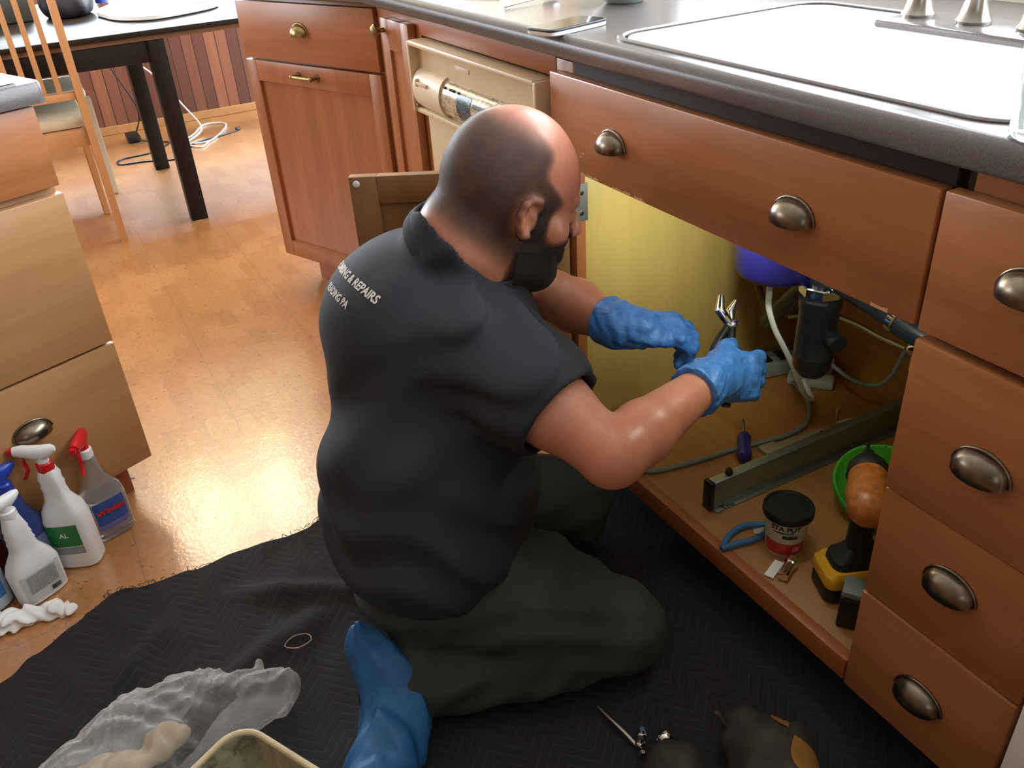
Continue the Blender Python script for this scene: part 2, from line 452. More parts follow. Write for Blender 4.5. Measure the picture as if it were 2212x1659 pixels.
wall_with_hole('wall_left', 'x', XW, -0.08, YB, 2.6, [(-1.75, 1.75, 0.90, 1.56)])
wall_with_hole('wall_sink', 'y', YS, 0.08, -1.75, XR, [(-1.35, 0.95, 1.0, 2.15)])
DARKW = simple('bounce_cutting_brown', srgb(128, 104, 80), .8, var=.03)  # invented dark colour on unseen walls, cuts bounced light
wall_with_hole('wall_front', 'y', YB, -0.08, XW, XR, [(-4.65, -3.1, 0.9, 2.1)], DARKW)
wall_with_hole('wall_right', 'x', XR, 0.08, YB, YS, [(-2.1, -1.1, 1.1, 2.1)], DARKW)
wall_with_hole('wall_return', 'x', -1.75, 0.08, YS + .08, 2.6, [])
wall_with_hole('wall_back', 'y', 2.52, 0.08, XW, -1.75, [(-4.4, -2.3, 0.06, 2.1)])
def window(name, axis, pos, b0, b1, z0, z1, nb, nz):
    root = bpy.data.objects.new(name, None); COL.objects.link(root); root['kind'] = 'structure'
    bm = bmesh.new(); w = 0.045
    def add(c0, c1, za, zb, d=0.03):
        if axis == 'x': box(bm, pos - d, pos + d, c0, c1, za, zb, .003)
        else: box(bm, c0, c1, pos - d, pos + d, za, zb, .003)
    add(b0, b0 + w, z0, z1); add(b1 - w, b1, z0, z1); add(b0 + w, b1 - w, z0, z0 + w); add(b0 + w, b1 - w, z1 - w, z1)
    for i in range(1, nb):
        c = b0 + (b1 - b0) * i / nb; add(c - w, c + w, z0 + w, z1 - w)
    finish('window_frame', bm, M['white'], root)
    bm = bmesh.new()
    if nz > 1:
        for i in range(1, nz):
            c = z0 + (z1 - z0) * i / nz; add(b0 + w, b1 - w, c - .02, c + .02, .02)
        finish('sash_bar', bm, M['white'], root)
window('window_1', 'x', XW - .04, -1.75, 1.75, 0.90, 1.56, 4, 1)
window('window_2', 'y', YS + .04, -1.35, 0.95, 1.0, 2.15, 3, 1)
window('window_3', 'y', YB - .04, -4.65, -3.1, 0.9, 2.1, 2, 1)
window('window_4', 'x', XR + .04, -2.1, -1.1, 1.1, 2.1, 1, 2)
window('door_1', 'y', 2.56, -4.4, -2.3, 0.06, 2.1, 2, 1)
struct('trim_1', B((XW, XW + .016, -2.6, 2.5, 0.045, 0.86)), M['wainscot'])
struct('trim_2', B((XW, XW + .03, -2.6, 2.5, 0.86, 0.9)), M['cab'])
struct('baseboard_left', B((XW, XW + .022, -2.6, 2.5, 0.0, 0.045, .004)), M['maple'])

# pendant over the dining table: its two warm bulbs show as glints in the glossy floor
pd_ = None
# ------------------------------------------------------------------ pulls and knobs
def cup_pull_bm(rx=0.034, ry=0.024, rz=0.027, th=0.0022):
    """bin pull: a quarter dome standing off the face (-y is outward), open below"""
    bm = bmesh.new(); NA, NB = 22, 12; grid = []
    for i in range(NA + 1):
        a = PI * i / NA; row = []
        for j in range(NB + 1):
            b = (PI * 0.56) * j / NB
            row.append(bm.verts.new((rx * math.cos(a), -ry * math.sin(a) ** 0.8 * math.sin(b), rz * math.sin(a) ** 0.8 * math.cos(b))))
        grid.append(row)
    for i in range(NA):
        for j in range(NB):
            try: bm.faces.new((grid[i][j], grid[i + 1][j], grid[i + 1][j + 1], grid[i][j + 1]))
            except ValueError: pass
    bmesh.ops.remove_doubles(bm, verts=bm.verts, dist=1e-5)
    bmesh.ops.solidify(bm, geom=bm.faces[:], thickness=th)
    # flange around the mouth of the dome
    pts = [(rx * 1.03 * math.cos(PI * k / 24), -0.0012, rz * 1.06 * math.sin(PI * k / 24)) for k in range(25)]
    tube(bm, pts, 0.0026, 8)
    bmesh.ops.recalc_face_normals(bm, faces=bm.faces)
    return bm
def pull(parent, x, z, y=-0.001, m=None, s=1.0, **k):
    bm = cup_pull_bm(**k); bmesh.ops.scale(bm, vec=(s, s, s), verts=bm.verts)
    bmesh.ops.translate(bm, vec=(x, y, z), verts=bm.verts)
    return finish('cup_pull', bm, m or M['pewter'], parent, angle=1.2)
def slab(parent, name, x0, x1, z0, z1, y0=-0.02, y1=0.0, m=None, bev=0.0025):
    return finish(name, B((x0, x1, y0, y1, z0, z1, bev)), m or M['cab'], parent)
def shaker_bm(x0, x1, z0, z1, y0, y1, st=0.05, rt=0.05, rb=0.05, rec=0.009):
    bm = bmesh.new(); o = 0.0015
    box(bm, x0, x0 + st, y0, y1, z0, z1, o); box(bm, x1 - st, x1, y0, y1, z0, z1, o)
    box(bm, x0 + st, x1 - st, y0, y1, z1 - rt, z1, o); box(bm, x0 + st, x1 - st, y0, y1, z0, z0 + rb, o)
    return bm
def shaker(parent, name, x0, x1, z0, z1, y0=-0.02, y1=0.0, st=0.05, rt=0.05, rb=0.05, m=None, pm=None):
    d = finish(name, shaker_bm(x0, x1, z0, z1, y0, y1, st, rt, rb), m or M['cabz'], parent)
    finish('recessed_panel', B((x0 + st - .003, x1 - st + .003, y0 + 0.009, y1 - 0.004, z0 + rb - .003, z1 - rt + .003)), pm or M['cabz'], d)
    return d

# ------------------------------------------------------------------ sink cabinet (x -0.79 .. 0, front of the doors at y = 0)
sc_ = thing('sink_cabinet', 'open orange-stained sink base cabinet the man is working in', 'kitchen cabinet', (-0.395, 0.3, 0))
def P(name, bm, m, parent, smooth=True):
    o = finish(name, bm, m, parent, smooth)
    o.matrix_parent_inverse = Matrix.Translation(parent.location).inverted() if parent.rotation_euler.z == 0 else parent.matrix_world.inverted()
    return o
Z0 = 0.128
P('side_panel', B((-0.796, -0.778, 0.022, 0.64, 0.089, 0.885, .001), (-0.796, -0.778, 0.09, 0.64, 0.0, 0.089, .001)), M['birch'], sc_)['label'] = 'pale yellow plywood side lit by the work light'
P('side_panel', B((-0.012, 0.002, 0.022, 0.64, 0.089, 0.70, .001), (-0.012, 0.002, 0.09, 0.64, 0.0, 0.089, .001)), M['birch'], sc_)
P('back_panel', B((-0.778, -0.012, 0.628, 0.64, 0.0, 0.885, .001)), M['cab_floor'], sc_)
P('cabinet_floor', B((-0.778, -0.012, 0.022, 0.628, Z0 - .016, Z0, .001)), M['cab_floor'], sc_)
P('bottom_rail', B((-0.742, -0.012, 0.001, 0.022, 0.088, Z0 + .001, .002)), M['cab_edge'], sc_)
P('toe_kick', B((-0.79, 0.0, 0.075, 0.09, 0.0, 0.10)), M['recess_shade'], sc_)
P('face_stile', B((-0.796, -0.742, 0.001, 0.022, 0.088, 0.885, .001)), M['cabz'], sc_)
P('top_rail', B((-0.742, 0.0, 0.001, 0.022, 0.70, 0.899, .001)), M['recess_shade'], sc_)  # dark tone stands in for the shadow under the counter edge
ff = P('false_drawer_front', B((-0.787, -0.001, -0.020, 0.0, 0.708, 0.868, .003)), M['cab'], sc_)
for x in (-0.595, -0.197):
    bm = cup_pull_bm(); bmesh.ops.translate(bm, vec=(x, -0.0205, 0.776), verts=bm.verts)
    o = finish('cup_pull', bm, M['pewter'], ff, angle=1.2)
# chipped finish along the lower edge of the false front
rnd = random.Random(3); bm = bmesh.new()
for (xc, w) in ((-0.70, .05), (-0.655, .035), (-0.57, .05), (-0.52, .03), (-0.05, .025)):
    n = 9; pts = [(xc - w / 2 + w * i / n, 0.7095 + rnd.uniform(.002, .006)) for i in range(n + 1)]
    a = [bm.verts.new((x, -0.0203, 0.7093)) for x, z in pts]; b = [bm.verts.new((x, -0.0203, z)) for x, z in pts]
    for i in range(n): bm.faces.new((a[i], a[i + 1], b[i + 1], b[i]))
    finish('chipped_edge', bm, M['chairwood'], ff, False); bm = bmesh.new()
for (xc, zc) in ((-0.683, .747), (-0.645, .79), (-0.69, .74)):
    a = [bm.verts.new((xc + .0035 * math.cos(k) * rnd.uniform(.6, 1.3), -0.0203, zc + .002 * math.sin(k) * rnd.uniform(.6, 1.3))) for k in np.linspace(0, 6, 8)[:-1]]
    bm.faces.new(a); finish('paint_chip', bm, M['chairwood'], ff, False); bm = bmesh.new()
bm.free()
# hinge plate on the stile
hp = P('hinge_plate', B((-0.7415, -0.7405, -0.001, 0.026, 0.600, 0.672), (-0.753, -0.742, -0.006, -0.001, 0.600, 0.672, .001)), M['steel'], sc_)
for z in (0.616, 0.655):
    bm = bmesh.new(); lathe(bm, [(.0045, 0), (.0045, .0015), (.002, .002)], 14, m=align((-0.7405, 0.012, z), (-0.72, 0.012, z)))
    o = finish('screw', bm, M['chrome'], hp)
# opened left door, swung right round towards the dishwasher
dr = bpy.data.objects.new('open_door', None); COL.objects.link(dr); dr.parent = sc_
dr.matrix_parent_inverse = Matrix.Translation(sc_.location).inverted()
dr.location = (-0.760, -0.004, 0); dr.rotation_euler = (0, 0, math.atan2(-0.345, -0.213) + PI)
W_ = 0.402
bm = shaker_bm(-W_, 0, 0.112, 0.703, -0.010, 0.010, .052, .052, .052)
o = finish('door_frame', bm, M['cab_back'], dr); o['label'] = 'inner face of the open door'
finish('door_panel', B((-W_ + .05, -.05, -0.004, 0.003, .16, .655)), M['cab_back'], dr)
bm = bmesh.new(); lathe(bm, [(.0065, 0), (.0065, .0015), (.004, .003)], 18, m=align((-W_ + .014, -0.0100, .690), (-W_ + .014, -0.03, .690)))
finish('bumper_pad', bm, M['white'], dr)

# ------------------------------------------------------------------ four drawer base cabinet on the right
dc = thing('drawer_cabinet', 'tall stack of orange-stained drawers right of the sink cabinet', 'kitchen cabinet', (0.12, 0.3, 0))
P('carcass', B((0.003, 0.02, 0.003, 0.64, 0.088, 0.70, .001), (0.216, 0.234, 0.003, 0.64, 0.088, 0.885, .001), (0.02, 0.216, 0.003, 0.63, 0.088, 0.70, .001), (0.02, 0.216, 0.003, 0.02, 0.70, 0.899)), M['cabz'], dc)
P('toe_kick', B((0.003, 0.234, 0.075, 0.09, 0.0, 0.088)), M['recess_shade'], dc)
for i, (z0, z1, dy) in enumerate(((0.705, 0.868, 0), (0.482, 0.694, 0), (0.302, 0.480, 0.003), (0.112, 0.300, 0))):
    d = P('drawer_front', B((0.004, 0.232, -0.020 + dy, 0.001, z0, z1, .0025)), M['cab'], dc)
    bm = cup_pull_bm(); bmesh.ops.translate(bm, vec=(0.118, -0.0205 + dy, (0.79, 0.575, 0.395, 0.197)[i]), verts=bm.verts)
    o = finish('cup_pull', bm, M['pewter'], d, angle=1.2)
rg = thing('kitchen_range', 'white appliance side at the far right edge beside the drawers', 'appliance', (0.55, 0.3, 0))
P('body', B((0.240, 1.0, -0.02, 0.62, 0.02, 0.90, .006)), M['whitebright'], rg)
P('oven_door', B((0.246, 0.994, -0.05, -0.02, 0.16, 0.74, .01)), M['whitebright'], rg)
bm = bmesh.new(); tube(bm, [(0.3, -.05, .70), (0.3, -.09, .70), (.94, -.09, .70), (.94, -.05, .70)], .009, 10); P('handle', bm, M['whitebright'], rg)
P('storage_drawer', B((0.246, 0.994, -0.045, -0.02, 0.04, 0.15, .01)), M['whitebright'], rg)

# ------------------------------------------------------------------ dishwasher
dw = thing('dishwasher', 'almond dishwasher with a curved handle strip behind the man', 'dishwasher', (-1.1, 0.3, 0))
P('tub_housing', B((-1.388, -0.806, 0.03, 0.62, 0.02, 0.85)), M['almond'], dw)
P('lower_door', B((-1.380, -0.814, -0.004, 0.03, 0.11, 0.695, .005)), M['almond'], dw)
P('kick_plate', B((-1.380, -0.814, 0.05, 0.06, 0.0, 0.105)), M['almond'], dw)
cp = P('control_panel', B((-1.390, -1.378, -0.036, 0.03, 0.688, 0.846, .004), (-0.822, -0.810, -0.036, 0.03, 0.688, 0.846, .004),
                          (-1.380, -0.820, -0.036, 0.03, 0.836, 0.848, .004), (-1.380, -0.820, -0.030, 0.03, 0.688, 0.70, .003),
                          (-1.380, -0.820, -0.012, 0.03, 0.695, 0.84)), M['almond'], dw)
def q(name, bm, m, par, root):
    return finish(name, bm, m, par)
# the barrel-shaped strip: a quarter round running the width of the panel
def barrel(x0, x1, r, zc=0.742, yc=-0.004, a0=-100, a1=110, n=16):
    bm = bmesh.new(); rings = []
    pr = [(yc - r * math.cos(math.radians(a)) * 0.75, zc + r * math.sin(math.radians(a))) for a in np.linspace(a0, a1, n)]
    pr += [(0.0, zc + r * .9), (0.0, zc - r)]
    loft(bm, [[(x, y, z) for y, z in pr] for x in (x0, x1)]); bmesh.ops.recalc_face_normals(bm, faces=bm.faces); return bm
q('handle_end', barrel(-1.372, -1.230, .046), M['almond_light'], cp, dw)
q('button_strip', barrel(-1.230, -0.835, .0405), M['foil'], cp, dw)
q('handle_end', barrel(-0.835, -0.824, .046), M['almond_light'], cp, dw)
q('blue_label', barrel(-1.150, -1.085, .0412, a0=-42, a1=40), M['patch'], cp, dw)
q('silver_label', barrel(-1.063, -0.93, .0414, a0=30, a1=46), M['foil'], cp, dw)
q('white_label', barrel(-0.995, -0.94, .0418, a0=28, a1=50), M['paper'], cp, dw)
q('dark_button_row', barrel(-1.075, -0.90, .0420, a0=16, a1=24), M['black'], cp, dw)
q('latch_slot', B((-1.345, -1.290, -0.0405, -0.030, .756, .763, .001), (-1.350, -1.343, -.041, -.03, .752, .768, .001)), M['almond'], cp, dw)
for k, w in enumerate((.005, 0, .012, .009, 0, .004)):
    if w: q('indicator_mark', B((-1.215 + k * .0135, -1.215 + k * .0135 + w, -.0305, -.026, .7675, .7715)), M['black'], cp, dw)
q('brand_plate', B((-1.185, -1.12, -0.0135, -0.0115, .808, .818, .001)), M['almond_light'], cp, dw)
bm = bmesh.new(); lathe(bm, [(.005, 0), (.005, .002), (.002, .003)], 14, m=align((-1.372, -.030, .704), (-1.372, -.05, .704)))
q('corner_screw', bm, M['brass'], cp, dw)
fl_ = thing('filler_rail', 'orange wooden rail between dishwasher and countertop', 'cabinet rail', (-1.1, 0, 0.87))
P('rail', B((-1.39, -0.797, 0.0, 0.02, 0.853, 0.899, .001)), M['cab_edge'], fl_)

# ------------------------------------------------------------------ narrow corner cabinet
nc = thing('corner_cabinet', 'narrow orange-stained cabinet left of the almond dishwasher', 'kitchen cabinet', (-1.5, 0.3, 0))
P('carcass', B((-1.66, -1.392, 0.006, 0.64, 0.088, 0.899)), M['cabz'], nc)
P('toe_kick', B((-1.66, -1.392, 0.075, 0.09, 0.0, 0.088)), M['recess_shade'], nc)
cd = P('corner_door', shaker_bm(-1.590, -1.420, 0.112, 0.872, -0.016, 0.004, .045, .07, .05), M['cabz'], nc)
q('recessed_panel', B((-1.547, -1.463, -0.008, 0.0, .16, .805)), M['cabz'], cd, nc)
bm = bmesh.new(); lathe(bm, [(.006, 0), (.005, .012), (.009, .018), (.0155, .022), (.0165, .027), (.012, .032), (.003, .034)], 24, m=align((-1.567, -0.016, .845), (-1.567, -0.05, .845)))
q('round_knob', bm, M['brass'], cd, nc)

# ------------------------------------------------------------------ angled waste pull-out cabinet
ANG = math.radians(22.5)
tc = thing('pull_out_cabinet', 'angled orange-stained cabinet with one drawer over a tall panelled door', 'kitchen cabinet', (-2.192, -0.205, 0), ANG)
finish('carcass', B((0.002, 0.575, 0.0, 0.58, 0.105, 0.893, .001)), M['cabz'], tc)
finish('toe_kick', B((0.06, 0.575, 0.06, 0.075, 0.0, 0.105)), M['cab_edge'], tc)
d = finish('drawer_front', B((0.0, 0.568, -0.020, 0.0, 0.729, 0.883, .0025)), M['cab'], tc)
bm = cup_pull_bm(.030, .024, .026); bmesh.ops.translate(bm, vec=(0.272, -.0205, .806), verts=bm.verts); finish('cup_pull', bm, M['brass'], d, angle=1.2)
d = shaker(tc, 'tall_door', 0.0, 0.568, 0.108, 0.722, st=.045, rt=.058, rb=.052)
bm = bmesh.new()
for x in (.232, .312):
    rod(bm, (x, -.020, .694), (x, -.024, .694), .011, .010, 16); rod(bm, (x, -.022, .694), (x, -.044, .694), .005, .0045, 12)
    sph(bm, (x, -.045, .694), .0068)
tube(bm, [(.232, -.045, .694), (.312, -.045, .694)], .0048, 12)
finish('bar_pull', bm, M['brass'], d)

# ------------------------------------------------------------------ countertop, sink, tap
ZT = 0.932
ct = thing('countertop', 'dark grey laminate countertop running past the sink', 'countertop', (-0.6, 0.3, ZT))
ce = (math.cos(ANG), math.sin(ANG)); out = (ce[1], -ce[0])
def ang(u, v): return (-2.192 + ce[0] * u - out[0] * v * -1, -0.205 + ce[1] * u + out[1] * v)
pA = ang(-0.02, 0.035); pB = ang(0.60, 0.035)
# intersection of the angled front with y=-0.028
tt = (-0.028 - pA[1]) / (pB[1] - pA[1]); cor = (pA[0] + (pB[0] - pA[0]) * tt, -0.028)
pC = (pA[0] - out[0] * 0.62, pA[1] - out[1] * .62)
SX0, SX1, SY0, SY1 = -0.655, 0.03, 0.030, 0.455
bm = bmesh.new()
def edge_slab(bm, poly):
    prism(bm, poly, 0.9, ZT)
poly1 = [(1.0 - .765, -0.016), (0.235, YS), (SX1, YS), (SX1, -0.016)]
edge_slab(bm, poly1)
edge_slab(bm, [(SX1, -0.016), (SX1, SY0), (SX0, SY0), (SX0, -0.016)])
edge_slab(bm, [(SX1, SY1), (SX1, YS), (SX0, YS), (SX0, SY1)])
edge_slab(bm, [(SX0, -0.016), (SX0, YS), (-1.75, YS), (-1.75, 0.1), (cor[0], -0.016)])
pin = (cor[0] - 0.0, -0.016)
edge_slab(bm, [(cor[0], -0.016), (-1.75, 0.1), (-1.75, YS), (-2.0, YS), pC, pA])
o = finish('counter_slab', bm, M['counter'], ct, False); o.matrix_parent_inverse = Matrix.Translation(ct.location).inverted()
# rounded front nosing swept along the run
prof = [(0.012, .0), (0.002, .0012), (-0.006, -.001), (-0.011, -.006), (-.0135, -.013), (-.0135, -.030), (-.012, -.034), (-.008, -.036), (.012, -.036)]
def nosing(path):
    bm = bmesh.new(); rings = []
    for i, (x, y, nx, ny) in enumerate(path):
        rings.append([(x + nx * p[0] * -1, y + ny * p[0] * -1, ZT + p[1]) for p in prof])
    R_ = [[bm.verts.new(p) for p in r] for r in rings]; n = len(prof)
    for a, c in zip(R_, R_[1:]):
        for k in range(n): bm.faces.new((a[k], a[(k + 1) % n], c[(k + 1) % n], c[k]))
    bm.faces.new(R_[0]); bm.faces.new(list(reversed(R_[-1])))
    bmesh.ops.recalc_face_normals(bm, faces=bm.faces); return bm
hx, hy = math.sin(ANG / 2), -math.cos(ANG / 2)
kk = 1 / math.cos(ANG / 2)
o = finish('rounded_nosing', nosing([(0.236, -0.016, 0, -1), (cor[0], -0.016, hx * kk, hy * kk), (pA[0] + 0.0, pA[1] + .012, out[0], out[1])]), M['counter'], ct, angle=1.0)
o.matrix_parent_inverse = Matrix.Translation(ct.location).inverted()

sk = thing('kitchen_sink', 'gleaming white enamel kitchen sink set into the dark counter', 'sink', (-0.29, 0.24, 0.72))
def rr(x0, x1, y0, y1, r, z, n=8):
    out_ = []
    for cx, cy, a0 in ((x1 - r, y1 - r, 0), (x0 + r, y1 - r, 90), (x0 + r, y0 + r, 180), (x1 - r, y0 + r, 270)):
        for k in range(n + 1):
            a = math.radians(a0 + 90 * k / n); out_.append((cx + r * math.cos(a), cy + r * math.sin(a), z))
    return out_
def rings_mesh(bm, rings, cap_last=True):
    R_ = [[bm.verts.new(p) for p in r] for r in rings]; n = len(R_[0])
    for a, c in zip(R_, R_[1:]):
        for k in range(n): bm.faces.new((a[k], a[(k + 1) % n], c[(k + 1) % n], c[k]))
    if cap_last: bm.faces.new(R_[-1])
    bmesh.ops.recalc_face_normals(bm, faces=bm.faces); return bm
bm = bmesh.new()
rings_mesh(bm, [rr(SX0 - .002, SX1 + .002, SY0 - .002, SY1 + .002, .05, ZT + .0005), rr(SX0 + .012, SX1 - .012, SY0 + .012, SY1 - .012, .05, ZT - .001),
                rr(SX0 + .018, SX1 - .018, SY0 + .018, SY1 - .018, .05, ZT - .012), rr(SX0 + .03, SX1 - .03, SY0 + .03, SY1 - .03, .05, ZT - .17),
                rr(SX0 + .06, SX1 - .06, SY0 + .06, SY1 - .06, .04, ZT - .195)])
P('basin', bm, M['whitebright'], sk)
bm = bmesh.new(); lathe(bm, [(.045, 0), (.043, .003), (.02, .001), (.018, -.004)], 28, (-0.45, .24, ZT - .193)); P('drain', bm, M['chrome'], sk)
bm = bmesh.new()
tube(bm, [Vector(p) for p in rr(SX0 - .016, SX1 + .016, SY0 - .012, SY1 + .016, .062, ZT + .0005)], .0065, 10, closed=True, flat=.6)
P('raised_bead', bm, M['counter'], sk)

tp = thing('kitchen_tap', 'brushed nickel tap with two bell shaped handles on a grey deck plate', 'tap', (-0.25, 0.40, ZT))
P('deck_plate', B((-0.425, -0.03, 0.345, 0.46, ZT, ZT + .012, .004)), M['counter'], tp)
for i, (x, nm) in enumerate(((-0.395, 'tap_handle'), (-0.300, 'spout_body'), (-0.205, 'tap_handle'))):
    bm = bmesh.new(); lathe(bm, [(.024, 0), (.025, .004), (.021, .012), (.017, .03), (.0165, .06), (.0185, .075), (.012, .082)], 28, (x, .405, ZT + .012))
    if i == 1: tube(bm, spline([(x, .405, ZT + .08), (x, .405, ZT + .2), (x, .36, ZT + .26), (x, .26, ZT + .25), (x, .22, ZT + .19)], 8), .011, 14)
    else:
        tube(bm, [(x, .405, ZT + .085), (x + (.03 if i else -.03), .385, ZT + .10), (x + (.055 if i else -.055), .37, ZT + .103)], [.008, .007, .006], 12)
    P(nm, bm, M['nickel'], tp)

# ------------------------------------------------------------------ things on the counter
dg = thing('drinking_glass', 'clear tumbler of water at the counter edge beside the sink', 'glass', (0.05, 0.015, ZT))
gx, gy = 0.075, 0.012
bm = bmesh.new(); prof_o = [(.031, 0), (.034, .004), (.039, .12)]; prof_i = [(.0365, .12), (.0315, .008), (.0, .008)]
rings = [[(gx + r * math.cos(2 * PI * k / 40), gy + r * math.sin(2 * PI * k / 40), ZT + .0005 + z) for k in range(40)] for r, z in prof_o + prof_i[:-1]]
loft(bm, rings); bmesh.ops.recalc_face_normals(bm, faces=bm.faces); P('tumbler', bm, M['glass'], dg)
bm = bmesh.new(); lathe(bm, [(.0312, .0088), (.0348, .085)], 40, (gx, gy, ZT + .0005)); P('water', bm, M['water'], dg)

ph = thing('mobile_phone', 'black smartphone in a white sided case lying on the counter edge', 'phone', (-0.777, .013, ZT), math.atan2(0.153, -0.037) - PI / 2)
bm = bmesh.new(); loft(bm, [sring(z, .034 - i, .069 - i, 7, 56) for z, i in ((.0005, .001), (.002, 0), (.007, 0))]); finish('phone_case', bm, M['white'], ph)
bm = bmesh.new(); loft(bm, [sring(z, .034 - i, .069 - i, 7, 56) for z, i in ((.007, -.0006), (.0095, -.0006), (.0105, .001))]); finish('bumper', bm, M['black'], ph)
bm = bmesh.new(); loft(bm, [sring(z, .031, .066, 8, 56) for z in (.0105, .0109)]); g = finish('screen', bm, simple('phone_glass', srgb(10, 11, 14), .04), ph)
spn = thing('metal_spoon', 'slim metal teaspoon handle with a red smear lying near the bowl', 'spoon', (-1.08, .1, ZT))
bm = bmesh.new(); tube(bm, [(-1.067, .047, ZT + .004), (-1.078, .10, ZT + .006), (-1.088, .150, ZT + .008)], [.004, .003, .0022], 10, flat=.6); P('handle', bm, M['chrome'], spn)
bm = bmesh.new(); sph(bm, (-1.091, .172, ZT + .008), .001, (15, 22, 6)); P('spoon_bowl', bm, M['chrome'], spn)
bm = bmesh.new(); sph(bm, (-1.091, .172, ZT + .014), .001, (12, 19, 7)); P('red_food', bm, M['red'], spn)
bw = bmesh.new(); bx_, by_ = -.95, .255
lathe(bw, [(.035, .0005), (.04, .004), (.062, .03), (.075, .055), (.072, .055), (.058, .03), (.036, .008), (.001, .007)], 40, (bx_, by_, ZT), capt=False)
tag(finish('ceramic_bowl', bw, simple('pale_grey_glaze', srgb(176, 184, 178), .2), None), 'pale grey-green bowl on the counter behind the phone', 'bowl')
bm = bmesh.new(); box(bm, -.05, .05, -.04, .04, 0, .004, .0005)
o = finish('paper_note', bm, M['paper'], None); o.location = (-1.26, .12, ZT + .0005); o.rotation_euler = (0, 0, .5); tag(o, 'folded white paper at the back of the counter left of the spoon', 'paper')

# ------------------------------------------------------------------ island drawers on the left
isl = thing('island_cabinet', 'light maple island drawer unit at the left edge behind the spray bottles', 'kitchen cabinet', (-1.229, -0.821, 0), math.radians(112.5))
finish('carcass', B((-1.7, -0.002, 0.004, 0.6, 0.105, 0.868, .001)), M['maple'], isl)
finish('toe_kick', B((-1.7, -0.03, 0.06, 0.075, 0.0, 0.105)), M['cab_edge'], isl)
finish('drawer_front', B((-0.60, 0.0, -0.018, 0.002, 0.722, 0.864, .0025)), M['cab'], isl)
for z0, z1 in ((0.399, 0.708), (0.11, 0.394)):
    d = finish('drawer_front', B((-0.60, 0.0, -0.020, 0.002, z0, z1, .0025)), M['maple'], isl)
    if z0 < .2:
        bm = cup_pull_bm(.036, .025, .026); bmesh.ops.translate(bm, vec=(-0.205, -.0205, .288), verts=bm.verts); finish('cup_pull', bm, M['pewter'], d, angle=1.2)
for z0, z1 in ((0.11, 0.394), (0.399, 0.708), (0.722, 0.864)):
    finish('drawer_front', B((-1.2, -0.605, -0.020, 0.002, z0, z1, .0025)), M['maple'], isl)
ic = thing('island_counter', 'grey countertop corner over the island drawers, upper left', 'countertop', (-1.229, -0.821, 0.868), math.radians(112.5))
bm = bmesh.new(); loft(bm, [rr(-1.7, .022, -.035, .64, .018, z, 6) for z in (.001, .030)] + [rr(-1.697, .019, -.032, .637, .016, .036, 6)]); finish('slab', bm, M['counter'], ic)
bm = bmesh.new(); box(bm, -.14, -.012, -.006, .25, .0365, .042, .001); o = finish('magazine', bm, M['paper'], None)
o.location = (-1.229, -0.821, 0.868); o.rotation_euler = (0, 0, math.radians(112.5)); tag(o, 'white magazine lying on the island counter corner', 'magazine')
bm = bmesh.new(); a = [bm.verts.new(p) for p in ((-1.345, -.876, .002), (-1.318, -.862, .003), (-1.322, -.884, .002), (-1.34, -.892, .004))]; bm.faces.new(a)
bmesh.ops.solidify(bm, geom=bm.faces[:], thickness=.0008)
tag(finish('paper_scrap', bm, M['paper'], None, False), 'torn white paper scrap on the floor under the island', 'paper scrap')

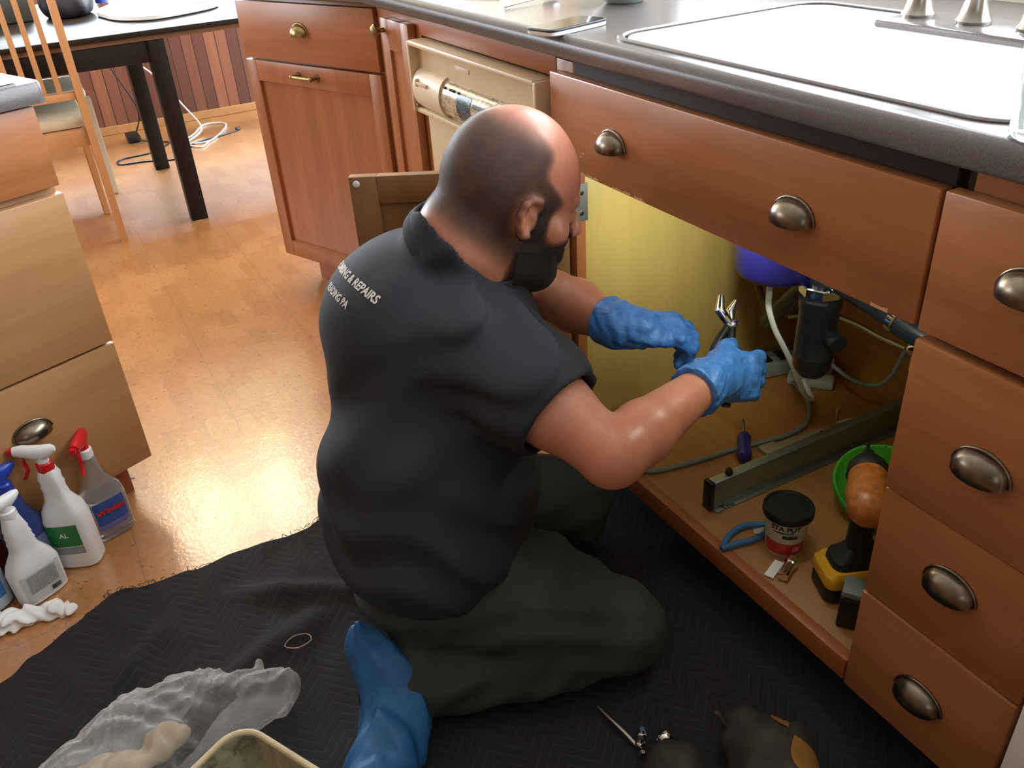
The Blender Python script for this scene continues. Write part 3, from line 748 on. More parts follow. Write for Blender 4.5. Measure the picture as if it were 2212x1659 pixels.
# ------------------------------------------------------------------ implicit surfaces
class Field:
    """signed distance field on a grid; shapes are blended in one after another and meshed as one skin"""
    def __init__(s, lo, hi, h):
        s.lo = np.array(lo, float); s.h = h; s.n = (np.ceil((np.array(hi) - s.lo) / h)).astype(int) + 1
        s.d = np.full(s.n, 1.0, np.float32)
    def sub(s, lo, hi, m):
        a = np.maximum(np.floor((np.array(lo) - m - s.lo) / s.h).astype(int), 0)
        b = np.minimum(np.ceil((np.array(hi) + m - s.lo) / s.h).astype(int) + 1, s.n)
        if np.any(b <= a): return None
        sl = tuple(slice(a[i], b[i]) for i in range(3))
        ax = [(s.lo[i] + s.h * np.arange(a[i], b[i])).astype(np.float32) for i in range(3)]
        return sl, ax[0][:, None, None], ax[1][None, :, None], ax[2][None, None, :]
    def put(s, sl, e, k, op):
        d = s.d[sl]
        if op == 'u':
            if k > 0:
                hh = np.clip(0.5 + 0.5 * (d - e) / k, 0, 1); s.d[sl] = d * (1 - hh) + e * hh - k * hh * (1 - hh)
            else: s.d[sl] = np.minimum(d, e)
        else:
            if k > 0:
                hh = np.clip(0.5 - 0.5 * (d + e) / k, 0, 1); s.d[sl] = d * (1 - hh) - e * hh + k * hh * (1 - hh)
            else: s.d[sl] = np.maximum(d, -e)
    def cone(s, a, b, ra, rb, k=0.02, op='u'):
        a = np.array(a, float); b = np.array(b, float); r = max(ra, rb)
        g = s.sub(np.minimum(a, b) - r, np.maximum(a, b) + r, 0.05 + k)
        if g is None: return
        sl, x, y, z = g; ab = b - a; L2 = float(ab @ ab) + 1e-12
        t = np.clip(((x - a[0]) * ab[0] + (y - a[1]) * ab[1] + (z - a[2]) * ab[2]) / L2, 0, 1)
        e = np.sqrt((x - a[0] - t * ab[0]) ** 2 + (y - a[1] - t * ab[1]) ** 2 + (z - a[2] - t * ab[2]) ** 2) - (ra + (rb - ra) * t)
        s.put(sl, e, k, op)
    def chain(s, pts, rs, k=0.02, op='u'):
        for i in range(len(pts) - 1): s.cone(pts[i], pts[i + 1], rs[i], rs[i + 1], k, op)
    def ell(s, c, r, axes=None, k=0.02, op='u'):
        c = np.array(c, float); r = np.array(r, float); m = r.max()
        g = s.sub(c - m, c + m, 0.05 + k)
        if g is None: return
        sl, x, y, z = g; A = np.eye(3) if axes is None else np.array(axes, float)
        X, Y, Z = x - c[0], y - c[1], z - c[2]
        q = [(X * A[i][0] + Y * A[i][1] + Z * A[i][2]) for i in range(3)]
        k0 = np.sqrt(sum((q[i] / r[i]) ** 2 for i in range(3))); k1 = np.sqrt(sum((q[i] / r[i] ** 2) ** 2 for i in range(3))) + 1e-6
        s.put(sl, k0 * (k0 - 1) / k1, k, op)
    def cut(s, p, n, k=0.004, c=None, r=1.0):
        """remove the half space on the side n points to, inside a ball when c is given"""
        p = np.array(p, float); n = np.array(n, float); n = n / np.linalg.norm(n)
        sl, x, y, z = s.sub(s.lo, s.lo + s.h * s.n, 0)
        e = -((x - p[0]) * n[0] + (y - p[1]) * n[1] + (z - p[2]) * n[2])
        if c is not None: e = np.maximum(e, np.sqrt((x - c[0]) ** 2 + (y - c[1]) ** 2 + (z - c[2]) ** 2) - r)
        s.put(sl, e, k, 's')
    def warp(s, fn):
        sl, x, y, z = s.sub(s.lo, s.lo + s.h * s.n, 0)
        s.d[sl] += fn(x, y, z).astype(np.float32)
    def mesh(s, iso=0.0, smooth=1):
        D = s.d - iso; ins = D < 0
        n = s.n; c = np.zeros(n - 1, np.int8)
        for dx in (0, 1):
            for dy in (0, 1):
                for dz in (0, 1): c += ins[dx:n[0] - 1 + dx, dy:n[1] - 1 + dy, dz:n[2] - 1 + dz]
        cell = np.argwhere((c > 0) & (c < 8)); idx = np.full(n - 1, -1, np.int64); idx[tuple(cell.T)] = np.arange(len(cell))
        acc = np.zeros((len(cell), 3)); cnt = np.zeros(len(cell))
        i, j, k = cell.T
        cor = [(dx, dy, dz) for dx in (0, 1) for dy in (0, 1) for dz in (0, 1)]
        for a in range(8):
            for b in range(a + 1, 8):
                A, Bc = cor[a], cor[b]
                if sum(abs(A[q] - Bc[q]) for q in range(3)) != 1: continue
                va = D[i + A[0], j + A[1], k + A[2]]; vb = D[i + Bc[0], j + Bc[1], k + Bc[2]]
                m = (va < 0) != (vb < 0); t = np.where(m, va / (va - vb + 1e-12), 0)
                for q in range(3): acc[:, q] += np.where(m, A[q] + t * (Bc[q] - A[q]), 0)
                cnt += m
        Vt = s.lo + s.h * (cell + acc / cnt[:, None])
        F = []
        for ax in range(3):
            o1, o2 = [(1, 2), (2, 0), (0, 1)][ax]
            a = ins; sl0 = [slice(None)] * 3; sl1 = [slice(None)] * 3; sl0[ax] = slice(0, -1); sl1[ax] = slice(1, None)
            ch = a[tuple(sl0)] != a[tuple(sl1)]
            e = np.argwhere(ch); ok = (e[:, o1] > 0) & (e[:, o2] > 0) & (e[:, o1] < n[o1] - 1) & (e[:, o2] < n[o2] - 1); e = e[ok]
            def g(d1, d2):
                f = e.copy(); f[:, o1] -= d1; f[:, o2] -= d2; return idx[tuple(f.T)]
            qd = np.stack([g(1, 1), g(0, 1), g(0, 0), g(1, 0)], 1)
            inside = ins[tuple(e.T)]; qd[~inside] = qd[~inside][:, ::-1]; F.append(qd)
        F = np.concatenate(F); F = F[(F >= 0).all(1)]
        return Vt, F
def mesh_obj(name, Vt, F, m, parent=None, attr=None, smooth_it=0):
    me = bpy.data.meshes.new(name)
    me.vertices.add(len(Vt)); me.vertices.foreach_set('co', Vt.astype(np.float32).ravel())
    me.loops.add(len(F) * 4); me.loops.foreach_set('vertex_index', F.astype(np.int32).ravel())
    me.polygons.add(len(F)); me.polygons.foreach_set('loop_start', np.arange(0, len(F) * 4, 4, dtype=np.int32))
    me.polygons.foreach_set('use_smooth', np.ones(len(F), bool))
    me.update(calc_edges=True); me.validate()
    if attr is not None:
        for k, v in attr.items():
            a = me.attributes.new(k, 'FLOAT', 'POINT'); a.data.foreach_set('value', v.astype(np.float32))
    me.materials.append(m)
    o = bpy.data.objects.new(name, me); COL.objects.link(o)
    if parent is not None: o.parent = parent
    return o
def relax(Vt, F, it=2, lam=0.5):
    for _ in range(it):
        S = np.zeros_like(Vt); C = np.zeros(len(Vt))
        for a, b in ((0, 1), (1, 2), (2, 3), (3, 0)):
            for u, w in ((F[:, a], F[:, b]), (F[:, b], F[:, a])):
                for q in range(3): S[:, q] += np.bincount(u, Vt[w, q], len(Vt))
                C += np.bincount(u, minlength=len(Vt))
        Vt = Vt + lam * (S / np.maximum(C, 1)[:, None] - Vt)
    return Vt
def submesh(Vt, F, keep):
    f = F[keep[F].all(1)]; u = np.unique(f); mp = np.full(len(Vt), -1); mp[u] = np.arange(len(u)); return u, mp[f]
def sstep(a, b, x): t = np.clip((x - a) / (b - a), 0, 1); return t * t * (3 - 2 * t)

# ------------------------------------------------------------------ the plumber, kneeling at the sink cabinet
N3 = lambda v: np.array(v, float) / np.linalg.norm(v)
man = thing('person', 'kneeling bald bearded man in charcoal T-shirt and jeans, wearing blue gloves', 'person', (-0.45, -0.42, 0))
MP = Matrix.Translation(man.location).inverted()

# joints
UP_ = np.array((0, 0, 1.0))
SR = np.array((-0.455, -0.350, 0.570)); SL = np.array((-0.760, -0.240, 0.595))
ELR = np.array((-0.238, -0.268, 0.482)); WRR = np.array((-0.325, -0.022, 0.476))
ELL = np.array((-0.640, -0.110, 0.520)); WRL = np.array((-0.468, -0.082, 0.522))
HIPR = np.array((-0.44, -0.50, 0.225)); KNR = np.array((-0.283, -0.226, 0.088)); ANR = np.array((-0.375, -0.545, 0.068))
HIPL = np.array((-0.61, -0.41, 0.215)); KNL = np.array((-0.575, -0.135, 0.105)); ANL = np.array((-0.66, -0.46, 0.062))
PEL = (HIPR + HIPL) / 2 + np.array((0, 0, .03)); CH = (SR + SL) / 2; CHU = CH + np.array((0, 0, .045))
# head frame
HC = np.array((-0.566, -0.222, 0.750))
Fh = N3((0.14, 0.95, -0.37)); Rh = N3(np.cross(Fh, (0, 0, 1))); Uh = np.cross(Rh, Fh)
Rh2 = N3(Rh + 0.0 * Uh); Uh = N3(np.cross(Rh2, Fh)); Rh = Rh2
HA = np.array([Rh, Fh, Uh])
H = lambda a, b, c: HC + Rh * a + Fh * b + Uh * c

def add_head(f):
    E3 = lambda c, r, k=.02, op='u': f.ell(H(*c), r, HA, k, op)
    E3((0, -.014, .038), (.0785, .100, .092), 0)
    E3((0, -.045, .010), (.070, .066, .066), .03)
    E3((0, .030, .020), (.066, .064, .062), .03)
    E3((0, .040, -.045), (.056, .052, .072), .03)          # face
    E3((0, .020, -.075), (.058, .052, .042), .03)          # jaw
    E3((0, .068, -.108), (.026, .022, .020), .025)         # chin
    for s_ in (-1, 1):
        E3((s_ * .043, .062, -.038), (.024, .022, .026), .02)   # cheek
        f.cone(H(s_ * .012, .092, .016), H(s_ * .045, .078, .018), .010, .009, .012)  # brow
        f.cone(H(s_ * .055, .0, -.02), H(s_ * .05, .05, -.025), .018, .016, .02)      # cheekbone
        E3((s_ * .032, .1, -.004), (.017, .014, .011), .012, 's')                     # eye socket
        E3((s_ * .031, .084, -.004), (.0125, .0125, .0125), .002)                     # eyeball
        f.cone(H(s_ * .020, .0925, .000), H(s_ * .043, .086, .001), .0035, .0030, .003)  # upper lid
        E3((s_ * .0125, .106, -.037), (.008, .011, .007), .006)                       # nostril wing
    f.cone(H(0, .094, .008), H(0, .121, -.032), .0075, .011, .010)                    # nose
    E3((0, .097, -.064), (.024, .008, .006), .006); E3((0, .096, -.074), (.020, .008, .007), .006)
    # neck, nape roll
    f.chain([H(0, -.035, -.035), H(0, -.060, -.09), CH + np.array((0, -.015, .02))], [.062, .068, .075], .03)
    E3((0, -.088, -.058), (.052, .034, .038), .025)
    # ears
    for s_ in (-1, 1):
        e = lambda a, b, c: H(s_ * (.077 + a), b * .92 - .004, c * .90 - .012)
        hx_ = [e(.004, .016, .020), e(.008, .010, .032), e(.013, -.006, .034), e(.016, -.018, .024), e(.016, -.021, .006), e(.012, -.015, -.012), e(.006, -.003, -.026), e(.004, .008, -.028)]
        f.chain(hx_, [.0042, .0046, .005, .005, .0048, .005, .0068, .005], .004)
        f.ell(e(.003, -.003, .004), (.006, .016, .028), HA, .006)
        f.cone(e(.010, -.007, .020), e(.009, -.008, -.006), .0035, .003, .004)
        f.ell(e(.012, .002, -.003), (.006, .006, .008), HA, .003, 's')
        f.cone(e(.003, .012, .002), e(.003, .012, -.010), .0055, .0055, .004)

# hands: joints of each finger given in a hand frame (x along the hand, y to the thumb, z out of the back of the hand)
def hand(f, W, X, Zd, thumb_side, curls, grow=0.0, k=.006, th=(0.9, 0.3)):
    X = N3(X); Zd = N3(np.array(Zd) - X * (np.array(Zd) @ X)); Y = np.cross(Zd, X) * thumb_side
    L = lambda x, y, z: W + X * x + Y * y + Zd * z
    f.cone(W - X * .01, L(.025, 0, 0), .027 + grow, .026 + grow, .012)
    ax = np.array([X, Y, Zd])
    f.ell(L(.052, .002, -.002), (.048 + grow, .040 + grow, .0165 + grow), ax, .014)
    f.ell(L(.040, .026, -.008), (.030 + grow, .016 + grow, .016 + grow), ax, .012)
    for i, (y, ln) in enumerate(((.029, .078), (.010, .087), (-.010, .080), (-.028, .064))):
        a = curls[i]; p = L(.088 - abs(y) * .12, y, 0); ang_ = 0; r = (.0098, .0100, .0096, .0086)[i] + grow
        for j, fr_ in enumerate((.46, .30, .24)):
            ang_ += a[j]; d = X * math.cos(ang_) - Zd * math.sin(ang_) + Y * (y * 1.5)
            p2 = p + N3(d) * ln * fr_; f.cone(p, p2, r, r * .92, k if j else .008); p = p2; r *= .92
    p = L(.022, .028, -.008); d1 = N3(X * th[0] + Y * .55 - Zd * th[1]); p1 = p + d1 * .040
    d2 = N3(X * 1.0 + Y * .15 - Zd * (th[1] + .35)); p2 = p1 + d2 * .030; p3 = p2 + N3(d2 - Zd * .2) * .024
    f.chain([p, p1, p2, p3], [.014 + grow, .0115 + grow, .0108 + grow, .0092 + grow], .008)
    return L
XR_, ZR_ = N3((0.02, .95, -.26)), (0.80, .05, .45)
XL_, ZL_ = N3((0.40, .88, -.12)), (0.25, .1, .95)
CUR_R = ((.35, .8, .6), (.45, .9, .6), (.55, .95, .6), (.65, .95, .6))
CUR_L = ((.6, .9, .6), (.65, .95, .6), (.7, 1.0, .6), (.75, 1.0, .6))

fb = Field((-.93, -.70, -.01), (-.12, .18, .90), .0035)
fb.ell(PEL, (.12, .09, .08), None, .03)
fb.chain([PEL, PEL * .5 + CH * .5 + np.array((.01, -.03, 0)), CH + np.array((0, -.02, -.04))], [.11, .11, .10], .05)
fb.chain([SL, CH - UP_ * .02, SR], [.055, .075, .055], .04)
fb.chain([SR, ELR * .55 + SR * .45, ELR], [.056, .052, .043], .03)
fb.chain([ELR, ELR * .72 + WRR * .28, WRR], [.043, .0445, .0280], .015)
fb.chain([SL, ELL], [.056, .042], .03); fb.chain([ELL, ELL * .7 + WRL * .3, WRL], [.042, .045, .0285], .015)
for h_, k_, a_ in ((HIPR, KNR, ANR), (HIPL, KNL, ANL)):
    fb.cone(h_, k_, .068, .056, .03); fb.cone(k_, a_, .054, .04, .01)
add_head(fb)
hand(fb, WRR, XR_, ZR_, 1, CUR_R, -.002); hand(fb, WRL, XL_, ZL_, 1, CUR_L, -.002, th=(.9, .55))
BV, BF = fb.mesh(); BV = relax(BV, BF, 1, .35)
body = mesh_obj('body', BV, BF, M['skin'], man); body.matrix_parent_inverse = MP

# stubble and beard: thin skins lifted off the head
fh = Field(HC - .17, HC + .17, .0026); add_head(fh)
def local(Vt): return (Vt - HC) @ HA.T
hv, hf = fh.mesh(-0.0); 
fh2 = Field(HC - .17, HC + .17, .0026); fh2.d = fh.d - .0016
hv, hf = fh2.mesh(); L_ = local(hv); a, b, c = L_.T
hl = .040 - .55 * np.clip(c - .02, 0, .2) + .01 * np.sin(c * 90)              # hairline recedes towards the crown
side = sstep(-.006, .012, hl - b)
top = 1 - .85 * sstep(.070, .118, c + .25 * b)
low = sstep(-.100, -.050, c + .35 * (b + .03))
ear = 1 - np.exp(-(((b + .006) / .024) ** 2 + ((c + .010) / .036) ** 2) ** 2) * (np.abs(a) > .05)
dens = side * top * low * ear
u, ff_ = submesh(hv, hf, dens > .02)
hair = mesh_obj('hair', hv[u], ff_, M['hair'], man, {'cover': dens[u]}); hair.matrix_parent_inverse = MP
fh3 = Field(HC - .17, HC + .17, .0026); fh3.d = fh.d.copy()
sl, x, y, z = fh3.sub(fh3.lo, fh3.lo + fh3.h * fh3.n, 0)
la = (x - HC[0]) * Rh[0] + (y - HC[1]) * Rh[1] + (z - HC[2]) * Rh[2]
lb = (x - HC[0]) * Fh[0] + (y - HC[1]) * Fh[1] + (z - HC[2]) * Fh[2]
lc = (x - HC[0]) * Uh[0] + (y - HC[1]) * Uh[1] + (z - HC[2]) * Uh[2]
bm_ = sstep(-.030, -.075, lc + .35 * (.075 - lb)) * sstep(-.012, .022, lb)
fh3.d = (fh3.d - .0015 - .013 * bm_ * sstep(-.06, -.11, lc)).astype(np.float32)
hv, hf = fh3.mesh(); L_ = local(hv); a, b, c = L_.T
jaw = sstep(-.030, -.055, c + .30 * (.070 - b)) * sstep(-.004, .014, b + .1 * (c + .1)) * sstep(-.165, -.150, c) * sstep(.112, .104, b)
burn = sstep(.002, .012, b) * sstep(.042, .026, b) * sstep(-.10, -.06, c) * sstep(.025, -.01, c) * .8
must = sstep(.062, .072, b) * sstep(.112, .104, b) * sstep(-.068, -.060, c) * sstep(-.040, -.047, c) * (np.abs(a) < .04) * (c < -.043)
lips = 1 - np.exp(-((a / .022) ** 2 + ((c + .070) / .010) ** 2) ** 2) * (b > .08)
dens = np.clip(np.maximum(np.maximum(jaw, burn), must * .9) * lips, 0, 1)
u, ff_ = submesh(hv, hf, dens > .02)
beard = mesh_obj('beard', hv[u], ff_, M['beard'], man, {'cover': dens[u]}); beard.matrix_parent_inverse = MP

# T-shirt
COL_A = np.array((-.625, -.325, .722)); COL_N = N3((.46, .36, .81)); COL_C = np.array((-.575, -.235, .74))
fs = Field((-.98, -.74, .12), (-.10, .02, .80), .0045)
UP = np.array((0, 0, 1.0))
fT = N3((.30, .95, 0)); rT = N3(np.cross(fT, UP))
fU = N3((.22, .97, 0)); rU = N3(np.cross(fU, UP))
fs.ell(CHU + np.array((.00, -.055, -.10)), (.190, .155, .165), [rU, fU, UP], .0)
fs.ell(CHU + np.array((-.025, -.100, -.080)), (.172, .138, .140), [rU, fU, UP], .05)     # rounded upper back
fs.ell((-.530, -.425, .36), (.188, .175, .17), [rT, fT, UP], .06)                  # belly and waist
fs.ell((-.510, -.445, .265), (.200, .165, .14), [rT, fT, UP], .05)
fs.chain([H(0, -.060, -.060), H(0, -.060, -.09), CHU + np.array((0, -.03, .0))], [.080, .082, .090], .02)
fs.chain([SL, CH - UP * .01, SR], [.078, .085, .078], .04)
sleeve_end = SR * .38 + ELR * .62
fs.chain([SR, SR * .6 + ELR * .4, sleeve_end + (ELR - SR) * .15], [.080, .076, .074], .035)
fs.chain([SL, SL * .35 + ELL * .65], [.078, .07], .035)
def folds(x, y, z):
    slv = sstep(.055, .12, np.sqrt((x - sleeve_end[0]) ** 2 + (y - sleeve_end[1]) ** 2 + (z - sleeve_end[2]) ** 2))
    neck = slv * sstep(.10, .17, np.sqrt((x - COL_C[0]) ** 2 + (y - COL_C[1]) ** 2 + (z - COL_C[2] + .05) ** 2))
    # soft drag lines running from the neck over the shoulder, and broad creases at the waist
    w = x * .9 + y * .35; q = z - .30 * (y + .3)
    f1 = np.sin(q * 120 + 2.2 * np.sin(w * 14) + 3 * np.sin(y * 9)) * np.exp(-((z - .60) / .10) ** 2) * (1 / (1 + np.exp(-(y + .40) / .03)))
    f2 = np.sin((z + .5 * y) * 62 + 2 * np.sin(x * 22 + y * 12)) * np.exp(-((z - .31) / .10) ** 2)
    f3 = np.sin((z - .8 * x) * 48 + 2.5 * np.sin(y * 18)) * np.exp(-((z - .47) / .09) ** 2) * .5
    return .0115 * f1 * neck + .0070 * f2 + .0075 * f3 * slv
fs.warp(folds)
fs.cut(sleeve_end, ELR - SR + np.array((.03, .0, -.02)), .003, sleeve_end + N3(ELR - SR) * .07, .12)
fs.cut(SL * .38 + ELL * .62, ELL - SL, .003, SL * .1 + ELL * .9, .09)
# neck opening and hollow hems
fs.cut(COL_A, COL_N, .004, COL_C, .135)
fs.cone(SR * .48 + ELR * .52, ELR + (ELR - SR) * .2, .066, .072, .003, 's')
SV, SF = fs.mesh(); keep = SV[:, 2] > .150 - .22 * (SV[:, 1] + .50) * 0
SV = relax(SV, SF, 2, .45)
shirt = mesh_obj('t_shirt', SV, SF, M['shirt'], man); shirt.matrix_parent_inverse = MP
bvh_s = BVHTree.FromPolygons([tuple(v) for v in SV], [tuple(int(i) for i in f) for f in SF])

# ribbed collar band hugging the neck
bvh_b = BVHTree.FromPolygons([tuple(v) for v in BV], [tuple(int(i) for i in f) for f in BF])
e1 = N3(np.cross(COL_N, (0, 1, 0))); e2 = np.cross(COL_N, e1); nc_ = H(0, -.050, -.075); nc_ = nc_ - COL_N * ((nc_ - COL_A) @ COL_N)
ring = []
for k in range(40):
    a_ = 2 * PI * k / 40; d_ = e1 * math.cos(a_) + e2 * math.sin(a_); h_ = bvh_b.ray_cast(Vector(nc_), Vector(d_), .2)
    rad = min(h_[3] if h_[0] else .08, .095); ring.append(rad)
for _ in range(4): ring = [(ring[k - 1] + 2 * ring[k] + ring[(k + 1) % 40]) / 4 for k in range(40)]
bm = bmesh.new(); rows = []
for off, up_ in ((.0050, .008), (.0075, .0095), (.0095, .008), (.0140, -.004), (.0150, -.016), (.006, -.016), (.0045, -.004)):
    rows.append([bm.verts.new(nc_ + (e1 * math.cos(2 * PI * k / 40) + e2 * math.sin(2 * PI * k / 40)) * (ring[k] + off) + COL_N * up_) for k in range(40)])
for i in range(len(rows)):
    a, b = rows[i], rows[(i + 1) % len(rows)]
    for k in range(40): bm.faces.new((a[k], a[(k + 1) % 40], b[(k + 1) % 40], b[k]))
bmesh.ops.recalc_face_normals(bm, faces=bm.faces)
finish('collar', bm, M['shirt'], shirt, angle=1.2)
# print across the upper back
def print_line(s_, size, cen, up, right, name):
    bm = text_bm(s_, size, 0.0, bold=0.0006); out_n = np.cross(right, up)
    bmesh.ops.triangulate(bm, faces=bm.faces)
    bmesh.ops.subdivide_edges(bm, edges=[e for e in bm.edges if e.calc_length() > .006], cuts=2)
    for v in bm.verts:
        p = cen + right * v.co.x + up * v.co.y + out_n * .15
        hit = bvh_s.ray_cast(Vector(p), Vector(-out_n))
        v.co = hit[0] + hit[1] * .0012 if hit[0] else Vector(p)
    o = finish(name, bm, M['shirtprint'], shirt, False); return o
bk = N3((0.0, -.76, .65)); upb = N3((0, .65, .76)); rtb = np.array((1.0, 0, 0))
print_line('PLUMBING & REPAIRS', .0185, np.array((-.625, -.46, .648)), upb, rtb, 'back_print')
print_line('READING PA', .0165, np.array((-.628, -.48, .621)), upb, rtb, 'back_print')

# jeans
fj = Field((-.90, -.80, 0.0), (-.12, .02, .36), .0045)
fj.ell((-.52, -.465, .18), (.155, .125, .10), [rT, fT, UP], 0)
fj.chain([HIPR + np.array((0, .02, -.03)), HIPR * .45 + KNR * .55 + np.array((0, 0, .01)), KNR], [.105, .104, .078], .03)
fj.chain([KNR, KNR * .55 + ANR * .45, ANR + (ANR - KNR) * .08], [.076, .078, .060], .012)
fj.chain([HIPL, KNL], [.118, .082], .03); fj.chain([KNL, ANL + (ANL - KNL) * .08], [.078, .060], .012)
def jf(x, y, z):
    g = np.sin((x * .55 + y * 1.0 - z * .6) * 70 + 2.5 * np.sin(x * 16 + z * 20)) * .5 + np.sin((z * 1.2 - x * .5 + y * .3) * 85 + 2 * np.sin(y * 20)) * .5
    crease = np.exp(-((x + .235) ** 2 + (y + .17) ** 2) / .02) * .6 + .4
    return .0052 * g * (1.4 - crease)
fj.warp(jf)
fj.cut((0, 0, .012), (0, 0, -1), .004)
JV, JF = fj.mesh(); JV = relax(JV, JF, 2, .45)
jeans = mesh_obj('jeans', JV, JF, M['denim'], man); jeans.matrix_parent_inverse = MP
# outer seam and a little white fleck on the hip
bvh_j = BVHTree.FromPolygons([tuple(v) for v in JV], [tuple(int(i) for i in f) for f in JF])

# gloves
for (W, Xd, Zd, cu, ef, el, th_) in ((WRR, XR_, ZR_, CUR_R, WRR - ELR, .055, (.9, .3)), (WRL, XL_, ZL_, CUR_L, WRL - ELL, .05, (.9, .55))):
    lo = W - .16; hi = W + .22
    fg = Field(lo, hi, .0025)
    hand(fg, W, Xd, Zd, 1, cu, .0024, th=th_)
    n_ = N3(ef); fg.chain([W - n_ * el, W - n_ * .02, W + N3(Xd) * .02], [.0425, .0385, .033], .010)
    A = np.array(W)
    fg.warp(lambda x, y, z: .0011 * np.sin((x * 1.3 + y * .4 + z) * 190 + 2 * np.sin((y - z) * 90)))
    fg.cut(W - n_ * (el - .004), -n_, .002)
    gv, gf = fg.mesh(); gv = relax(gv, gf, 1, .4)
    g = mesh_obj('glove', gv, gf, M['glove'], man); g.matrix_parent_inverse = MP
# work boots
for a_, k_, nm in ((ANR, KNR, 'boot'), (ANL, KNL, 'boot')):
    d_ = N3((a_ - k_) * np.array((1, 1, 0))); fo = Field(a_ - .16 + d_ * .08, a_ + .16 + d_ * .08, .004)
    fo.chain([a_ - d_ * .02, a_ + d_ * .035], [.048, .044], .02); fo.chain([a_ + d_ * .035 - UP * .005, a_ + d_ * .065 - UP * .02], [.044, .038], .02)
    fo.cut((0, 0, .006), (0, 0, -1), .003)
    v_, f_ = fo.mesh(); o = mesh_obj(nm, v_, f_, M['rubber'], man); o.matrix_parent_inverse = MP


# ------------------------------------------------------------------ quilted moving blanket on the floor
outline = [(-.79, -1.20), (-.86, -1.085), (-.908, -1.0), (-.944, -.966), (-.931, -.912), (-.928, -.823), (-.915, -.714), (-.922, -.595), (-.935, -.54), (-.955, -.37),
           (-.93, -.20), (-.88, -.06), (-.80, .05), (-.6, .086), (-.3, .086), (0, .086), (.2, .086), (.36, .05), (.5, -.1), (.62, -.5), (.6, -1.0), (.3, -1.35), (-.3, -1.4), (-.6, -1.32)]
oc = [tuple(p)[:2] for p in spline([(x, y, 0) for x, y in outline], 12, True)]
rn = random.Random(5)
oc = [(x + rn.uniform(-.004, .004), min(.083, y + rn.uniform(-.004, .004))) for x, y in oc]
def fold_h(x, y):
    x0_, y0_ = x, y
    w = .5 * (x + .9) + .8 * (y + 1.2)
    h = .0045 * (1 + math.sin(20 * w + 2.2 * math.sin(6 * x - 3 * y)))
    h += .020 * math.exp(-((x + .60 + .55 * (y + .75) + .02 * math.sin(14 * y)) / .030) ** 2) * math.exp(-((y + .85) / .25) ** 2)
    h += .024 * math.exp(-((x + .74 - .5 * (y + .66)) / .028) ** 2) * math.exp(-((y + .62) / .12) ** 2)
    h += .018 * math.exp(-((x + .70 + .9 * (y + .98)) / .030) ** 2) * math.exp(-((y + .98) / .14) ** 2)
    h += .003 * math.sin(45 * x + 6 * math.sin(9 * y)) * math.sin(31 * y)
    u = ((x + .45) * .3 + (y + .35) * .95)
    under = math.exp(-(((x + .45) / .30) ** 2 + ((y + .33) / .32) ** 2) ** 2)          # pressed flat under the man
    return .004 + max(0, h) * (1 - under)
def inside(x, y, poly):
    c = False; n = len(poly); j = n - 1
    for i in range(n):
        if (poly[i][1] > y) != (poly[j][1] > y) and x < (poly[j][0] - poly[i][0]) * (y - poly[i][1]) / (poly[j][1] - poly[i][1]) + poly[i][0]: c = not c
        j = i
    return c
bm = bmesh.new(); S_ = .011; gv = {}
nx, ny = int(1.7 / S_), int(1.5 / S_)
for i in range(nx):
    for j in range(ny):
        x, y = -1.0 + i * S_, -1.42 + j * S_
        if inside(x, y, oc): gv[i, j] = bm.verts.new((x, y, fold_h(x, y)))
for (i, j), v in list(gv.items()):
    q4 = [gv.get(k) for k in ((i, j), (i + 1, j), (i + 1, j + 1), (i, j + 1))]
    if all(q4): bm.faces.new(q4)
loose = [v for v in bm.verts if not v.link_faces]; bmesh.ops.delete(bm, geom=loose, context='VERTS')
for it in range(2):
    be = {v for e in bm.edges if e.is_boundary for v in e.verts}
    nw = {}
    for v in be:
        nb = [e.other_vert(v) for e in v.link_edges if e.is_boundary]
        if len(nb) == 2: nw[v] = v.co * .5 + (nb[0].co + nb[1].co) * .25
    for v, c_ in nw.items(): v.co = c_
geo = bmesh.ops.extrude_face_region(bm, geom=bm.faces[:])
for v in [g for g in geo['geom'] if isinstance(g, bmesh.types.BMVert)]: v.co.z = max(.001, v.co.z - .004)
bmesh.ops.recalc_face_normals(bm, faces=bm.faces)
qb = thing('moving_blanket', 'dark quilted moving blanket spread rumpled on the floor beneath the man', 'blanket', (-.3, -.6, 0))
P('quilt', bm, M['quilt'], qb)
bm = bmesh.new(); rn = random.Random(11)
for k, (x, y) in enumerate(oc[:130]):
    if rn.random() < .75 and x < -.85:
        a = rn.uniform(2.2, 4.2); l = rn.uniform(.006, .022)
        p0 = Vector((x + .012, y, .006)); p1 = p0 + Vector((math.cos(a) * l * .6, math.sin(a) * l * .6, .004)); p2 = p0 + Vector((math.cos(a + rn.uniform(-.7, .7)) * l, math.sin(a + rn.uniform(-.7, .7)) * l, -.004))
        tube(bm, [p0, p1, p2], .0006, 4, cap=False)
o = P('frayed_threads', bm, M['quilt'], qb); o['kind'] = 'stuff'

